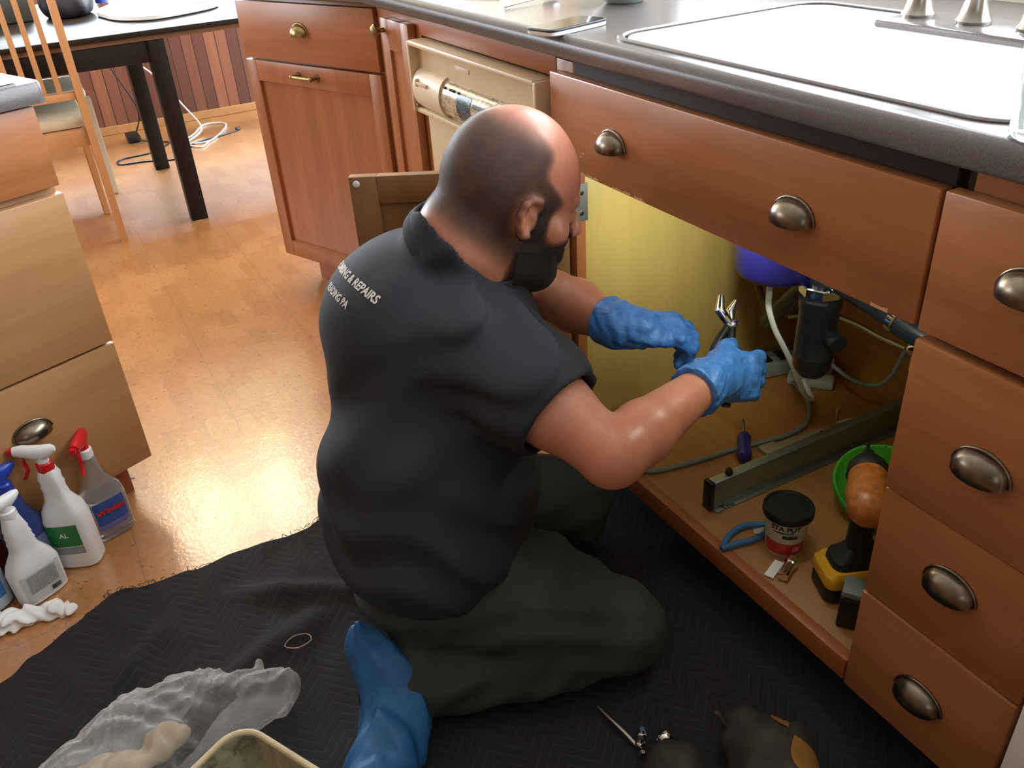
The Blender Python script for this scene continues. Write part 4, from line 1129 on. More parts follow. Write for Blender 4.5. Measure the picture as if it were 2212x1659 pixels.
# ------------------------------------------------------------------ spray bottles and rag by the island
def at_bottle(name, label, x, y, rz, group='spray bottles on the floor by the island'):
    return thing(name, label, 'spray bottle', (x, y, 0.0005), rz, group)
def label_patch(par, name, rings, e, i0, i1, z0, z1, m, off=.0008, nseg=40):
    """a printed label hugging the bottle side; rings = [(z,hx,hy)]"""
    bm = bmesh.new(); rows = []
    def at(z):
        for a, b in zip(rings, rings[1:]):
            if a[0] <= z <= b[0]:
                t = (z - a[0]) / (b[0] - a[0]); return a[1] + (b[1] - a[1]) * t + off, a[2] + (b[2] - a[2]) * t + off
        return rings[-1][1] + off, rings[-1][2] + off
    for k in range(7):
        z = z0 + (z1 - z0) * k / 6; hx, hy = at(z); full = sring(z, hx, hy, e, nseg)
        rows.append([bm.verts.new(full[i % nseg]) for i in range(i0, i1 + 1)])
    for a, b in zip(rows, rows[1:]):
        for k in range(len(a) - 1): bm.faces.new((a[k], a[k + 1], b[k + 1], b[k]))
    return finish(name, bm, m, par)
def trigger(par, z, m_head, m_trig, m_coll, yaw=0.0):
    """spray head: collar, swept body pointing along -x, nozzle, trigger lever"""
    bm = bmesh.new(); lathe(bm, [(.0150, 0), (.0155, .003), (.0150, .018), (.012, .021)], 24, (0, 0, z)); finish('collar', bm, m_coll, par)
    hd = bmesh.new()
    secs = [(.030, .004, .006, z + .048), (.022, .010, .011, z + .046), (.008, .012, .016, z + .041), (-.010, .012, .016, z + .042), (-.030, .011, .013, z + .047), (-.046, .009, .010, z + .048)]
    loft(hd, [[(sx, hy * math.cos(a), zc + hz * math.sin(a)) for a in np.linspace(0, 2 * PI, 21)[:-1]] for sx, hy, hz, zc in secs])
    lathe(hd, [(.012, 0), (.010, .012), (.011, .02)], 20, (0, 0, z + .018)); bmesh.ops.recalc_face_normals(hd, faces=hd.faces)
    h = finish('spray_head', hd, m_head, par)
    bm = bmesh.new(); loft(bm, [[(x, .0085 * math.cos(a) * 1.0, z + .048 + .0085 * math.sin(a)) for a in np.linspace(PI / 4, 2 * PI + PI / 4, 5)[:-1]] for x in (-.046, -.058)])
    bmesh.ops.recalc_face_normals(bm, faces=bm.faces); bmesh.ops.bevel(bm, geom=bm.edges[:], offset=.0015, segments=2, affect='EDGES'); n_ = finish('nozzle', bm, m_trig, h)
    bm = bmesh.new(); tube(bm, spline([(-.028, 0, z + .040), (-.036, 0, z + .022), (-.034, 0, z + .004), (-.046, 0, z - .016)], 6), [.007, .006, .0055, .005, .0045], 10, flat=.7)
    t_ = finish('trigger', bm, m_trig, h)
    h.rotation_euler = (0, 0, yaw)
    return h
WH = M['white']
# clear bottle with a blue label at the back
bt = at_bottle('spray_bottle', 'clear glass-cleaner bottle with red trigger and blue label, closest to the island corner', -1.146, -.932, math.radians(108))
rg_ = [(0, .038, .024), (.006, .043, .029), (.09, .045, .030), (.115, .041, .028), (.132, .028, .022), (.150, .019, .017), (.198, .0145, .0145)]
bm = bmesh.new(); loft(bm, [sring(z, hx, hy, 3.2, 48) for z, hx, hy in rg_]); bmesh.ops.recalc_face_normals(bm, faces=bm.faces); finish('clear_body', bm, M['clearbottle'], bt)
bm = bmesh.new(); loft(bm, [sring(z, hx - .002, hy - .002, 3.2, 48) for z, hx, hy in [(.002, .037, .023), (.008, .0415, .0275), (.080, .0433, .0285)]]); finish('cleaner_liquid', bm, mat_glass('cleaner_liquid', (.88, .9, .9), .02, 1.33), bt)
lb_ = label_patch(bt, 'blue_label', rg_, 3.2, 26, 34, .042, .098, simple('label_blue', srgb(40, 84, 160), .35))
def on_label(par, s_, size, cx, cz, y, m, rot=0, name='lettering', bold=.0003):
    bm = text_bm(s_, size, .0001, bold=bold); xform(bm, Matrix.Translation((cx, y, cz)) @ Matrix.Rotation(rot, 4, 'Y') @ Matrix.Rotation(PI / 2, 4, 'X')); return finish(name, bm, m, par, False)
on_label(lb_, 'Windex', .0180, .0, .074, -.0318, M['red'], -.04, bold=.0008)
label_patch(bt, 'violet_band', rg_, 3.2, 26, 34, .030, .040, simple('label_violet', srgb(104, 104, 176), .35))
trigger(bt, .195, M['red'], M['red'], WH, .95)
# white bottle, red trigger, green label
bt = at_bottle('spray_bottle', 'white spray bottle with red collar and green label, second from the island corner', -1.084, -1.000, math.radians(66))
rg_ = [(0, .036, .026), (.005, .041, .031), (.115, .041, .031), (.14, .036, .028), (.165, .022, .019), (.185, .019, .0175), (.195, .0205, .0185), (.205, .018, .017), (.217, .0195, .018), (.232, .0145, .0145)]
bm = bmesh.new(); loft(bm, [sring(z, hx, hy, 3.6, 48) for z, hx, hy in rg_]); bmesh.ops.recalc_face_normals(bm, faces=bm.faces); finish('white_body', bm, WH, bt)
lb_ = label_patch(bt, 'green_label', rg_, 3.6, 21, 33, .060, .112, simple('label_green', srgb(34, 120, 58), .4)); 
on_label(lb_, 'AL', .015, -.002, .088, -.0325, M['paper'], 0)
label_patch(bt, 'grey_text_band', rg_, 3.6, 22, 33, .040, .058, simple('label_grey', srgb(150, 152, 150), .5))
trigger(bt, .229, WH, M['red'], M['red'])
# blue bottle behind
bt = at_bottle('spray_bottle', 'translucent blue spray bottle with a bright blue head, half hidden behind the white ones', -1.088, -1.078, math.radians(112))
rg_ = [(0, .036, .026), (.005, .041, .031), (.115, .041, .031), (.14, .034, .028), (.165, .022, .019), (.21, .0145, .0145)]
bm = bmesh.new(); loft(bm, [sring(z, hx, hy, 2.6, 48) for z, hx, hy in rg_]); bmesh.ops.recalc_face_normals(bm, faces=bm.faces)
finish('blue_body', bm, simple('deep_blue_bottle', srgb(54, 72, 130), .25), bt)
lb_ = label_patch(bt, 'pale_label', rg_, 2.6, 25, 35, .05, .10, simple('label_pale', srgb(120, 134, 170), .4))
trigger(bt, .207, M['blue'], M['blue'], M['blue'])
bt.scale = (1, .85, 1)
# white bottle seen from the back: fine print and bar code
bt = at_bottle('spray_bottle', 'white spray bottle with ribbed neck, its grey back label and bar code facing the room', -1.022, -1.080, math.radians(118))
rg_ = [(0, .040, .024), (.005, .046, .029), (.085, .048, .030), (.105, .042, .028), (.135, .026, .020), (.15, .0235, .019), (.156, .0245, .0195), (.166, .022, .0185), (.174, .023, .019), (.184, .0205, .0175), (.192, .0215, .018), (.202, .019, .017), (.225, .0145, .0145)]
bm = bmesh.new(); loft(bm, [sring(z, hx, hy, 3.2, 48) for z, hx, hy in rg_]); bmesh.ops.recalc_face_normals(bm, faces=bm.faces); finish('white_body', bm, WH, bt)
lb_ = label_patch(bt, 'back_label', rg_, 3.2, 25, 35, .014, .086, simple('label_offwhite', srgb(206, 208, 204), .5))
bm = bmesh.new(); rn = random.Random(2)
for k in range(11):
    z = .080 - k * .0042; x = -.030
    while x < .026:
        w = rn.uniform(.003, .009); box(bm, x, min(x + w, .028), -.0318, -.0312, z, z + .0013); x += w + .0012
o = finish('fine_print', bm, simple('print_grey', srgb(120, 122, 120), .6), lb_, False); o['kind'] = 'stuff'
bm = bmesh.new(); x = .008
while x < .026:
    w = rn.choice((.0005, .0009, .0013)); box(bm, x, x + w, -.0318, -.0312, .018, .029); x += w + rn.choice((.0006, .001))
o = finish('bar_code', bm, M['black'], lb_, False); o['kind'] = 'stuff'
trigger(bt, .222, WH, WH, WH)
bt.scale = (1, .9, .86)
# bottle cut by the left edge of the picture
bt = at_bottle('spray_bottle', 'pale blue-white bottle cut by the left edge, nearest the crumpled paper towel', -1.035, -1.178, math.radians(115))
rg_ = [(0, .038, .028), (.006, .044, .034), (.13, .046, .034), (.16, .038, .03), (.19, .022, .020), (.225, .0145, .0145)]
bm = bmesh.new(); loft(bm, [sring(z, hx, hy, 2.6, 48) for z, hx, hy in rg_]); bmesh.ops.recalc_face_normals(bm, faces=bm.faces); finish('pale_body', bm, simple('pale_blue_plastic', srgb(206, 226, 240), .35), bt)
label_patch(bt, 'blue_label', rg_, 2.6, 24, 34, .03, .07, simple('label_blue_two', srgb(70, 140, 205), .4))
trigger(bt, .222, WH, WH, WH)
# crumpled paper towel
rn = random.Random(8); fo = Field((-1.03, -1.24, 0), (-.86, -1.0, .07), .0022)
fo.chain([(-.955, -1.20, .012), (-.958, -1.15, .015), (-.952, -1.11, .017), (-.945, -1.07, .015), (-.938, -1.045, .012)], [.024, .022, .017, .015, .014], .01)
fo.warp(lambda x, y, z: .006 * np.sin(x * 150 + 3 * np.sin(y * 60)) * np.sin(y * 110 + 2 * np.sin(z * 120 + x * 70)) + .003 * np.sin(z * 260 + x * 190 + y * 90))
v_, f_ = fo.mesh(); v_[:, 2] = np.maximum(v_[:, 2] * .8, .001)
tag(mesh_obj('paper_towel', v_, f_, M['paper']), 'crumpled white paper towel on the cork floor in front of the bottles', 'paper towel')

# ------------------------------------------------------------------ things lying on the blanket
bm = bmesh.new(); tube(bm, spline([(-.598, -.708, .024), (-.588, -.690, .023), (-.594, -.666, .022), (-.612, -.668, .022), (-.618, -.690, .023), (-.608, -.708, .024)], 8, True), .0011, 8, closed=True)
tag(finish('rubber_band', bm, simple('tan_rubber', srgb(168, 150, 124), .7), None), 'tan rubber band lying open on the dark blanket', 'rubber band')
# blue cloth trailing from his back onto the blanket
fo = Field((-.52, -.76, 0), (-.18, -.42, .34), .004)
fo.chain([(-.418, -.615, .195), (-.412, -.612, .145), (-.392, -.595, .100), (-.368, -.590, .066), (-.335, -.605, .050), (-.300, -.632, .045), (-.262, -.668, .042), (-.215, -.715, .040)], [.012, .026, .046, .054, .054, .050, .047, .046], .02)
fo.warp(lambda x, y, z: .0050 * np.abs(np.sin((x * .9 - y * .5 + z * .5) * 55 + 3.0 * np.sin((x + y) * 20 + z * 25))) + .0045 * np.sin((x * .2 - y) * 60 + 3 * np.sin(x * 30 + z * 35)) + .0022 * np.sin((x * 1.4 + y * .3 + z) * 120 + 3 * np.sin(x * 30 - y * 20)))
fo.cut((0, 0, .010), (0, 0, -1), .004)
v_, f_ = fo.mesh(); v_ = relax(v_, f_, 1, .4)
tag(mesh_obj('blue_cloth', v_, f_, M['bluecloth']), 'long crumpled blue cloth trailing from behind the man over the blanket', 'cloth')
# clear plastic bag
fo = Field((-.68, -1.15, .0), (-.36, -.68, .16), .004)
fo.chain([(-.455, -1.05, .045), (-.50, -.96, .045), (-.515, -.88, .045), (-.505, -.81, .040)], [.085, .080, .068, .050], .03)
fo.chain([(-.50, -.80, .040), (-.492, -.765, .045), (-.498, -.745, .050)], [.044, .038, .030], .02)
fo.chain([(-.52, -.775, .05), (-.545, -.762, .062)], [.022, .013], .012)
fo.warp(lambda x, y, z: .006 * np.sin(x * 60 + 3 * np.sin(y * 24)) * np.sin(y * 62 + 2.5 * np.sin(x * 40 + z * 30)) + .004 * np.abs(np.sin(x * 130 + y * 110 + 3 * np.sin(y * 45))))
fo.cut((0, 0, .016), (0, 0, -1), .006)
v_, f_ = fo.mesh()
pb = thing('plastic_bag', 'crumpled clear plastic bag lying on the blanket beside the dirty tub', 'plastic bag', (-.5, -.9, .01))
o = mesh_obj('bag_film', v_, f_, M['film'], pb); o.matrix_parent_inverse = Matrix.Translation(pb.location).inverted()
fo = Field((-.60, -1.15, .0), (-.36, -.80, .12), .004)
fo.ell((-.47, -1.02, .045), (.045, .06, .028), None, 0); fo.ell((-.50, -.93, .04), (.03, .035, .02), None, .02)
fo.warp(lambda x, y, z: .005 * np.sin(x * 90 + y * 50) * np.sin(y * 100 + z * 60))
v_, f_ = fo.mesh(); o = mesh_obj('beige_contents', v_, f_, simple('beige_contents', srgb(176, 156, 126), .7, var=.2), pb); o.matrix_parent_inverse = Matrix.Translation(pb.location).inverted()
# dirty plastic tub at the bottom edge
tb = thing('plastic_tub', 'dirty cream rimmed plastic tub at the bottom edge by the clear bag', 'tub', (-.292, -.842, .008), math.radians(28))
bm = bmesh.new()
ro = lambda w, d, r, z: rr(-w, w, -d, d, r, z, 8)
rings_mesh(bm, [ro(.075, .055, .03, .002), ro(.098, .078, .04, .088), ro(.098, .078, .04, .0895), ro(.095, .075, .038, .088), ro(.073, .053, .028, .005)])
bm.faces.new([v for v in bm.verts[:36]][::-1]) if False else None
finish('tub_wall', bm, M['tub'], tb)
bm = bmesh.new(); tube(bm, [Vector(p) for p in ro(.100, .080, .042, .090)], .0048, 10, closed=True); finish('rolled_rim', bm, simple('cream_rim', srgb(206, 188, 150), .5, var=.15), tb)
# chrome trim parts on the blanket
pr = thing('plumbing_tool', 'slim metal rod with two small chrome ends on the dark blanket', 'plumbing part', (-.15, -.30, .01))
bm = bmesh.new(); tube(bm, [(-.213, -.310, .016), (-.150, -.303, .018), (-.124, -.300, .016)], .0042, 12); P('rod', bm, M['nickel'], pr)
for x, y in ((-.134, -.283), (-.122, -.295)):
    bm = bmesh.new(); sph(bm, (x, y, .020), .0085, (1, 1, .9)); lathe(bm, [(.004, 0), (.0065, .003), (.004, .008)], 16, (x, y, .025)); P('chrome_end', bm, M['chrome'], pr)
bm = bmesh.new(); sph(bm, (-.110, -.257, .022), .0125, (1, 1, .9)); lathe(bm, [(.012, -.014), (.0125, -.008)], 20, (-.110, -.257, .022)); 
tag(finish('round_fitting', bm, M['chrome'], None), 'round chrome cap on the blanket, right of the metal rod', 'plumbing part')
bm = bmesh.new(); lathe(bm, [(.005, 0), (.006, .002), (.004, .008)], 14, m=align((-.112, -.300, .014), (-.10, -.305, .018)))
tag(finish('metal_nut', bm, M['chrome'], None), 'tiny chrome nut below the metal rod, beside the tool pouch', 'plumbing part')
# tool pouch bottom right
fo = Field((-.16, -.42, 0), (.20, -.02, .16), .004)
fo.chain([(-.035, -.165, .05), (.02, -.17, .05), (.09, -.20, .05)], [.040, .050, .05], .03)
fo.ell((-.045, -.285, .03), (.052, .045, .045), None, .012); fo.ell((.045, -.16, .045), (.085, .035, .055), np.array(((.6, -.8, 0), (.8, .6, 0), (0, 0, 1))), .02)
fo.warp(lambda x, y, z: .0035 * np.sin(x * 80 + 2 * np.sin(y * 50)) * np.sin(y * 70 + z * 60))
fo.cut((0, 0, .010), (0, 0, -1), .004)
v_, f_ = fo.mesh(); v_ = relax(v_, f_, 1)
tbag = thing('tool_pouch', 'dark tool pouch with tan leather tabs at the bottom right of the blanket', 'tool bag', (0.02, -.2, .01))
o = mesh_obj('pouch', v_, f_, M['olive'], tbag); o.matrix_parent_inverse = Matrix.Translation(tbag.location).inverted()
bvh_p = BVHTree.FromPolygons([tuple(v) for v in v_], [tuple(int(i) for i in f) for f in f_])
for cx, cy, w, d_ in ((-.010, -.128, .022, .012), (.062, -.150, .030, .020)):
    bm = bmesh.new(); n = 8; g_ = [[None] * (n + 1) for _ in range(n + 1)]
    for i in range(n + 1):
        for j in range(n + 1):
            u_, v2 = (i / n - .5) * 2, (j / n - .5) * 2
            x = cx + w * u_ * .85 + .4 * d_ * v2; y = cy + d_ * v2 * (1 - .8 * abs(u_) ** 2) - w * u_ * .5
            h_ = bvh_p.ray_cast(Vector((x, y, .5)), Vector((0, 0, -1))); z = h_[0].z if h_[0] else .03
            g_[i][j] = bm.verts.new((x, y, z + .002))
    for i in range(n):
        for j in range(n): bm.faces.new((g_[i][j], g_[i + 1][j], g_[i + 1][j + 1], g_[i][j + 1]))
    bmesh.ops.solidify(bm, geom=bm.faces[:], thickness=-.002); bmesh.ops.recalc_face_normals(bm, faces=bm.faces)
    P('leather_tab', bm, M['suede'], tbag)
bm = bmesh.new(); rod(bm, (-.060, -.205, .10), (-.048, -.195, .075), .0035, .0035); P('steel_clip', bm, M['steel'], tbag)
fo2 = None

# ------------------------------------------------------------------ inside the sink cabinet
F0 = .1285
dsp = thing('waste_disposer', 'blue food waste disposer hanging under the sink with a white cord', 'waste disposer', (-.525, .30, .73))
bm = bmesh.new(); lathe(bm, [(.002, .487), (.045, .488), (.070, .500), (.079, .515), (.080, .60), (.074, .70), (.05, .73), (.045, .735)], 44, (-.525, .30, 0)); P('motor_housing', bm, M['navy'], dsp)
bm = bmesh.new(); tube(bm, spline([(-.533, .295, .492), (-.531, .295, .46), (-.528, .295, .425), (-.512, .300, .385), (-.490, .305, .355), (-.470, .32, .31), (-.475, .36, .24), (-.52, .44, .17), (-.60, .50, .155)], 8), .0042, 12, flat=1.7); P('power_cord', bm, M['skywhite'], dsp)
bm = bmesh.new(); tube(bm, spline([(-.45, .31, .56), (-.42, .31, .555), (-.405, .31, .545)], 6), .022, 18); P('outlet_elbow', bm, M['pipe'], dsp)
pt = thing('drain_pipes', 'black plastic drain trap and waste pipes under the sink', 'plumbing', (-.40, .32, .45))
bm = bmesh.new(); lathe(bm, [(.010, .330), (.024, .336), (.034, .352), (.0355, .375), (.0365, .378), (.0355, .381), (.0355, .470), (.038, .476), (.038, .492), (.030, .500), (.022, .512), (.022, .60)], 32, (-.412, .30, 0)); P('trap_bottle', bm, M['pipe'], pt)
bm = bmesh.new(); lathe(bm, [(.0375, -.006), (.0395, -.004), (.0395, .012), (.0375, .014)], 8, (-.412, .30, .505)); P('slip_nut', bm, M['chrome'], pt)
bm = bmesh.new(); lathe(bm, [(.016, 0), (.018, .004), (.016, .028)], 20, m=align((-.380, .30, .425), (-.34, .29, .423))); P('side_plug', bm, M['pipe'], pt)
bm = bmesh.new(); tube(bm, spline([(-.43, .33, .505), (-.50, .36, .465), (-.575, .38, .385), (-.65, .42, .31)], 6), .017, 16); P('arm_pipe', bm, M['pipe'], pt)
bm = bmesh.new(); tube(bm, spline([(-.39, .30, .535), (-.30, .30, .522), (-.22, .30, .505), (-.13, .31, .50)], 6), .020, 16); P('waste_arm', bm, M['pipe'], pt)
bm = bmesh.new(); lathe(bm, [(.0215, 0), (.024, .002), (.024, .012), (.0215, .014)], 20, m=align((-.262, .30, .5145), (-.20, .30, .502))); P('clamp_ring', bm, M['chrome'], pt)
bm = bmesh.new(); tube(bm, spline([(-.70, .40, .52), (-.672, .40, .40), (-.632, .40, .34)], 6), .008, 12); P('copper_stub', bm, simple('brown_pipe', srgb(96, 64, 36), .4), pt)
hs = thing('braided_hose', 'braided steel water hose curling behind the black drain trap', 'hose', (-.5, .55, .3))
bm = bmesh.new(); tube(bm, spline([(-.70, .54, .26), (-.62, .55, .300), (-.53, .54, .318), (-.45, .53, .322), (-.38, .52, .33)], 8), .0065, 12); P('hose', bm, M['steel'], hs)
bm = bmesh.new(); tube(bm, spline([(-.38, .52, .33), (-.40, .50, .25), (-.47, .50, .22), (-.56, .50, .235), (-.62, .49, .25)], 8), .0045, 10); P('thin_line', bm, M['greycable'], hs)
vl = thing('shutoff_valve', 'metal shut-off valve at the right side of the cabinet under the waste arm', 'valve', (-.29, .42, .42))
bm = bmesh.new(); lathe(bm, [(.014, 0), (.016, .005), (.016, .03), (.010, .035)], 18, m=align((-.30, .42, .40), (-.25, .42, .42))); lathe(bm, [(.008, 0), (.008, .05)], 14, (-.29, .42, .36)); P('valve_body', bm, M['chrome'], vl)
bm = bmesh.new(); lathe(bm, [(.018, 0), (.019, .004), (.018, .009)], 10, m=align((-.262, .42, .415), (-.22, .42, .43))); P('valve_handle', bm, M['steel'], vl)
# power strip and odds at the back
ps = thing('power_strip', 'grey power strip with dark sockets on the cabinet floor at the back', 'power strip', (-.70, .53, F0), math.radians(75))
bm = bmesh.new(); box(bm, -.09, .09, -.032, .032, .0, .035, .006); finish('strip_body', bm, simple('strip_grey', srgb(140, 148, 144), .45), ps)
for x in (-.045, 0.0, .045):
    bm = bmesh.new(); box(bm, x - .013, x + .013, -.020, .020, .0352, .0375, .001); finish('socket', bm, M['black'], ps)
bm = bmesh.new(); lathe(bm, [(.028, 0), (.030, .003), (.030, .038), (.022, .040), (.018, .040), (.018, .010), (.001, .010)], 32, (-.635, .585, F0), capt=False)
tag(finish('tape_roll', bm, M['white'], None), 'white roll of tape at the cabinet back under the trap', 'tape roll')
bm = bmesh.new(); box(bm, -.050, .050, -.020, .020, 0, .020, .005); o = finish('junction_box', bm, simple('pale_green_grey', srgb(172, 182, 172), .5), None)
o.location = (-.612, .535, F0); o.rotation_euler = (0, 0, math.radians(38)); tag(o, 'small pale grey box lying just right of the gloved right hand', 'junction box')
# tongue-and-groove pliers in the right hand
wr = thing('pliers', 'slip-joint pliers with black handles and shiny jaws in his right hand', 'pliers', tuple(WRR + np.array((-.03, .10, .0))))
Lh = lambda x, y, z: tuple(WRR + XR_ * x + N3(np.cross(N3(np.array(ZR_) - XR_ * (np.array(ZR_) @ XR_)), XR_)) * y + N3(np.array(ZR_) - XR_ * (np.array(ZR_) @ XR_)) * z)
bm = bmesh.new(); tube(bm, spline([Lh(.055, -.045, -.030), Lh(.07, .0, -.034), Lh(.085, .05, -.04), Lh(.10, .085, -.048)], 6), .0075, 12); P('handle', bm, M['black'], wr)
bm = bmesh.new(); tube(bm, spline([Lh(.035, -.040, -.034), Lh(.045, .01, -.050), Lh(.065, .055, -.052), Lh(.095, .088, -.050)], 6), .0075, 12); P('handle', bm, M['black'], wr)
bm = bmesh.new(); sph(bm, Lh(.100, .092, -.049), .013, (1, 1, .6)); tube(bm, [Lh(.098, .09, -.049), Lh(.10, .11, -.05), Lh(.118, .128, -.052)], [.008, .009, .005], 12); tube(bm, [Lh(.098, .09, -.049), Lh(.078, .115, -.05), Lh(.086, .138, -.052)], [.008, .009, .005], 12)
P('jaws', bm, M['chrome'], wr)
# loose tool head catching the light against the yellow side
# grey cable on the cabinet floor
bm = bmesh.new(); tube(bm, spline([(-.60, .020, F0 + .006), (-.545, .033, F0 + .006), (-.520, .125, F0 + .006), (-.508, .224, F0 + .006), (-.488, .329, F0 + .006), (-.497, .408, F0 + .006), (-.56, .473, F0 + .006), (-.63, .50, F0 + .008)], 8), .0048, 10)
tag(finish('grey_cable', bm, M['greycable'], None), 'grey cable looping across the cabinet floor beside the screwdriver', 'cable')
# screwdriver
sd = thing('screwdriver', 'stubby screwdriver with a blue handle lying on the cabinet floor', 'screwdriver', (-.50, .25, F0))
a_, b_ = Vector((-.462, .205, F0 + .016)), Vector((-.527, .262, F0 + .014)); c_ = b_ + (b_ - a_) * .55
bm = bmesh.new(); lathe(bm, [(.006, 0), (.013, .004), (.0155, .014), (.0150, .03), (.0125, .045), (.0145, .058), (.0145, .076), (.0105, .086)], 12, m=align(a_, b_)); P('handle', bm, M['indigo'], sd)
bm = bmesh.new(); rod(bm, b_ - (b_ - a_) * .02, c_, .0032, .0030, 12); P('shaft', bm, M['steel'], sd)
bm = bmesh.new(); rod(bm, c_, c_ + (c_ - b_) * .28, .0034, .001, 8); P('tip', bm, M['black'], sd)
# long aluminium rail with a black end cap
ar = thing('spirit_level', 'long aluminium level with a black end cap on the cabinet floor', 'spirit level', (-.39, .06, F0), math.atan2(.455, .006))
def lv(bm, *a, **k): return box(bm, *a, **k)
bm = bmesh.new(); lv(bm, .004, .56, -.001, .019, .003, .062, .0015); lv(bm, .004, .56, -.012, .024, 0, .003, .0006); finish('rail', bm, M['alu'], ar)
bm = bmesh.new(); lv(bm, .012, .56, -.0018, -.0008, .015, .0165); finish('groove_line', bm, M['steel'], ar)
bm = bmesh.new(); lv(bm, -.004, .005, -.003, .021, .0005, .064, .002); finish('end_cap', bm, M['black'], ar)
bm = bmesh.new(); lathe(bm, [(.0065, 0), (.0075, .004), (.006, .010), (.0035, .013)], 16, (.045, .009, .062)); finish('thumb_screw', bm, M['black'], ar)
bm = text_bm('Tro', .020, .0001, 'LEFT', .0003); xform(bm, Matrix.Translation((.018, -.0074, .0032)) @ Matrix.Scale(.75, 4, (0, 1, 0))); finish('lettering', bm, M['black'], ar, False)
cb = thing('metal_bracket', 'pale flat metal bracket with a round hole on the cabinet floor behind the level', 'bracket', (-.46, .36, F0), math.radians(85))
bm = bmesh.new(); box(bm, -.10, .07, -.016, .016, 0, .004, .001); box(bm, -.10, -.06, -.018, .018, .004, .010, .001); finish('plate', bm, simple('pale_metal', srgb(150, 138, 112), .5), cb)
bm = bmesh.new(); lathe(bm, [(.0085, 0), (.0085, .004), (.006, .0045), (.0055, .002)], 18, (.05, 0, .004)); finish('hole_ring', bm, M['chairwood'], cb)
bm = bmesh.new(); lathe(bm, [(.0052, 0), (.0052, .0022)], 16, (.05, 0, .004)); finish('hole', bm, M['black'], cb)
bm = bmesh.new(); tube(bm, [(-.50, .50, F0 + .004), (-.465, .46, F0 + .004), (-.420, .56, F0 + .02), (-.40, .60, F0 + .02)], .0035, 8)
tag(finish('wire_bracket', bm, simple('white_wire', srgb(180, 160, 140), .5), None), 'thin bent white wire lying behind the far end of the level', 'wire')
bm = bmesh.new(); a = [bm.verts.new(p) for p in ((-.320, .098, F0 + .001), (-.300, .083, F0 + .001), (-.286, .094, F0 + .006), (-.305, .110, F0 + .009))]; bm.faces.new(a); bmesh.ops.solidify(bm, geom=bm.faces[:], thickness=.001)
tag(finish('sticker_scrap', bm, M['paper'], None, False), 'curled white and yellow scrap between the level and the putty tub', 'paper scrap')
# putty tub
cu = thing('putty_tub', 'small black lidded putty tub with a white and red label in the cabinet', 'tub', (-.248, .103, F0), math.radians(40))
bm = bmesh.new(); lathe(bm, [(.030, 0), (.0315, .002), (.0385, .088)], 44); finish('cup', bm, simple('cup_white', srgb(196, 188, 168), .45), cu)
bm = bmesh.new(); lathe(bm, [(.041, .078), (.043, .080), (.043, .090), (.0415, .093), (.038, .093), (.0365, .0905), (.001, .0905)], 44, capt=False); finish('lid', bm, M['black'], cu)
def wrap_band(par, name, r0, z0, r1, z1, a0, a1, m, n=24, off=.0004):
    bm = bmesh.new(); A = [(math.radians(a0 + (a1 - a0) * k / n)) for k in range(n + 1)]
    lo_ = [bm.verts.new(((r0 + off) * math.cos(a), (r0 + off) * math.sin(a), z0)) for a in A]; hi_ = [bm.verts.new(((r1 + off) * math.cos(a), (r1 + off) * math.sin(a), z1)) for a in A]
    for k in range(n): bm.faces.new((lo_[k], lo_[k + 1], hi_[k + 1], hi_[k]))
    return finish(name, bm, m, par)
wrap_band(cu, 'red_band', .0322, .008, .0342, .034, -150, -20, simple('label_red', srgb(176, 44, 40), .45))
def wrap_text(par, s_, size, zc, ang0, m, name='lettering', bold=.0003):
    bm = text_bm(s_, size, 0, bold=bold)
    bmesh.ops.triangulate(bm, faces=bm.faces)
    for v in bm.verts:
        z = zc + v.co.y; r = .0315 + (z - .002) / .086 * .007 + .0009; a = math.radians(ang0) + v.co.x / r
        v.co = Vector((r * math.cos(a), r * math.sin(a), z))
    return finish(name, bm, m, par, False)
wrap_text(cu, 'STA PUT', .0135, .068, -88, M['black'], bold=.0005)
wrap_text(cu, 'PLUMBERS PUTTY', .0045, .059, -92, M['black'])
wrap_band(cu, 'brown_picture', .0352, .046, .0363, .054, -95, -55, M['olive'], off=.0007)
wrap_band(cu, 'pink_square', .0330, .016, .0340, .027, -62, -42, simple('label_pink', srgb(226, 120, 120), .45), off=.0007)
# channel pliers behind the tub
pl2 = thing('channel_pliers', 'blue handled pliers lying open behind the putty tub', 'pliers', (-.29, .06, F0))
for pts in ([(-.296, .006, F0 + .006), (-.315, .040, F0 + .008), (-.318, .080, F0 + .008), (-.295, .118, F0 + .008)], [(-.296, .004, F0 + .007), (-.290, .035, F0 + .008), (-.282, .07, F0 + .008), (-.288, .12, F0 + .009)]):
    bm = bmesh.new(); tube(bm, spline(pts, 6), .0055, 10); P('handle', bm, M['bluegrip'], pl2)
bm = bmesh.new(); sph(bm, (-.291, .122, F0 + .009), .010, (1, 1, .6)); tube(bm, [(-.291, .122, F0 + .009), (-.30, .15, F0 + .009)], [.008, .004], 10); P('jaws', bm, M['steel'], pl2)
# chrome fitting in front of the tub
cf = thing('chrome_fitting', 'shiny chrome sleeve lying at the front rail beside the putty tub', 'plumbing part', (-.20, .06, F0))
bm = bmesh.new(); lathe(bm, [(.009, 0), (.009, .030), (.0115, .032), (.0115, .045), (.008, .047)], 20, m=align((-.186, .040, F0 + .012), (-.208, .085, F0 + .012))); P('sleeve', bm, M['chrome'], cf)
bm = bmesh.new(); box(bm, -.008, .008, -.022, .022, 0, .0015); xform(bm, Matrix.Translation((-.213, .048, F0 + .002)) @ Matrix.Rotation(.4, 4, 'Z')); P('paper_tag', bm, M['paper'], cf)
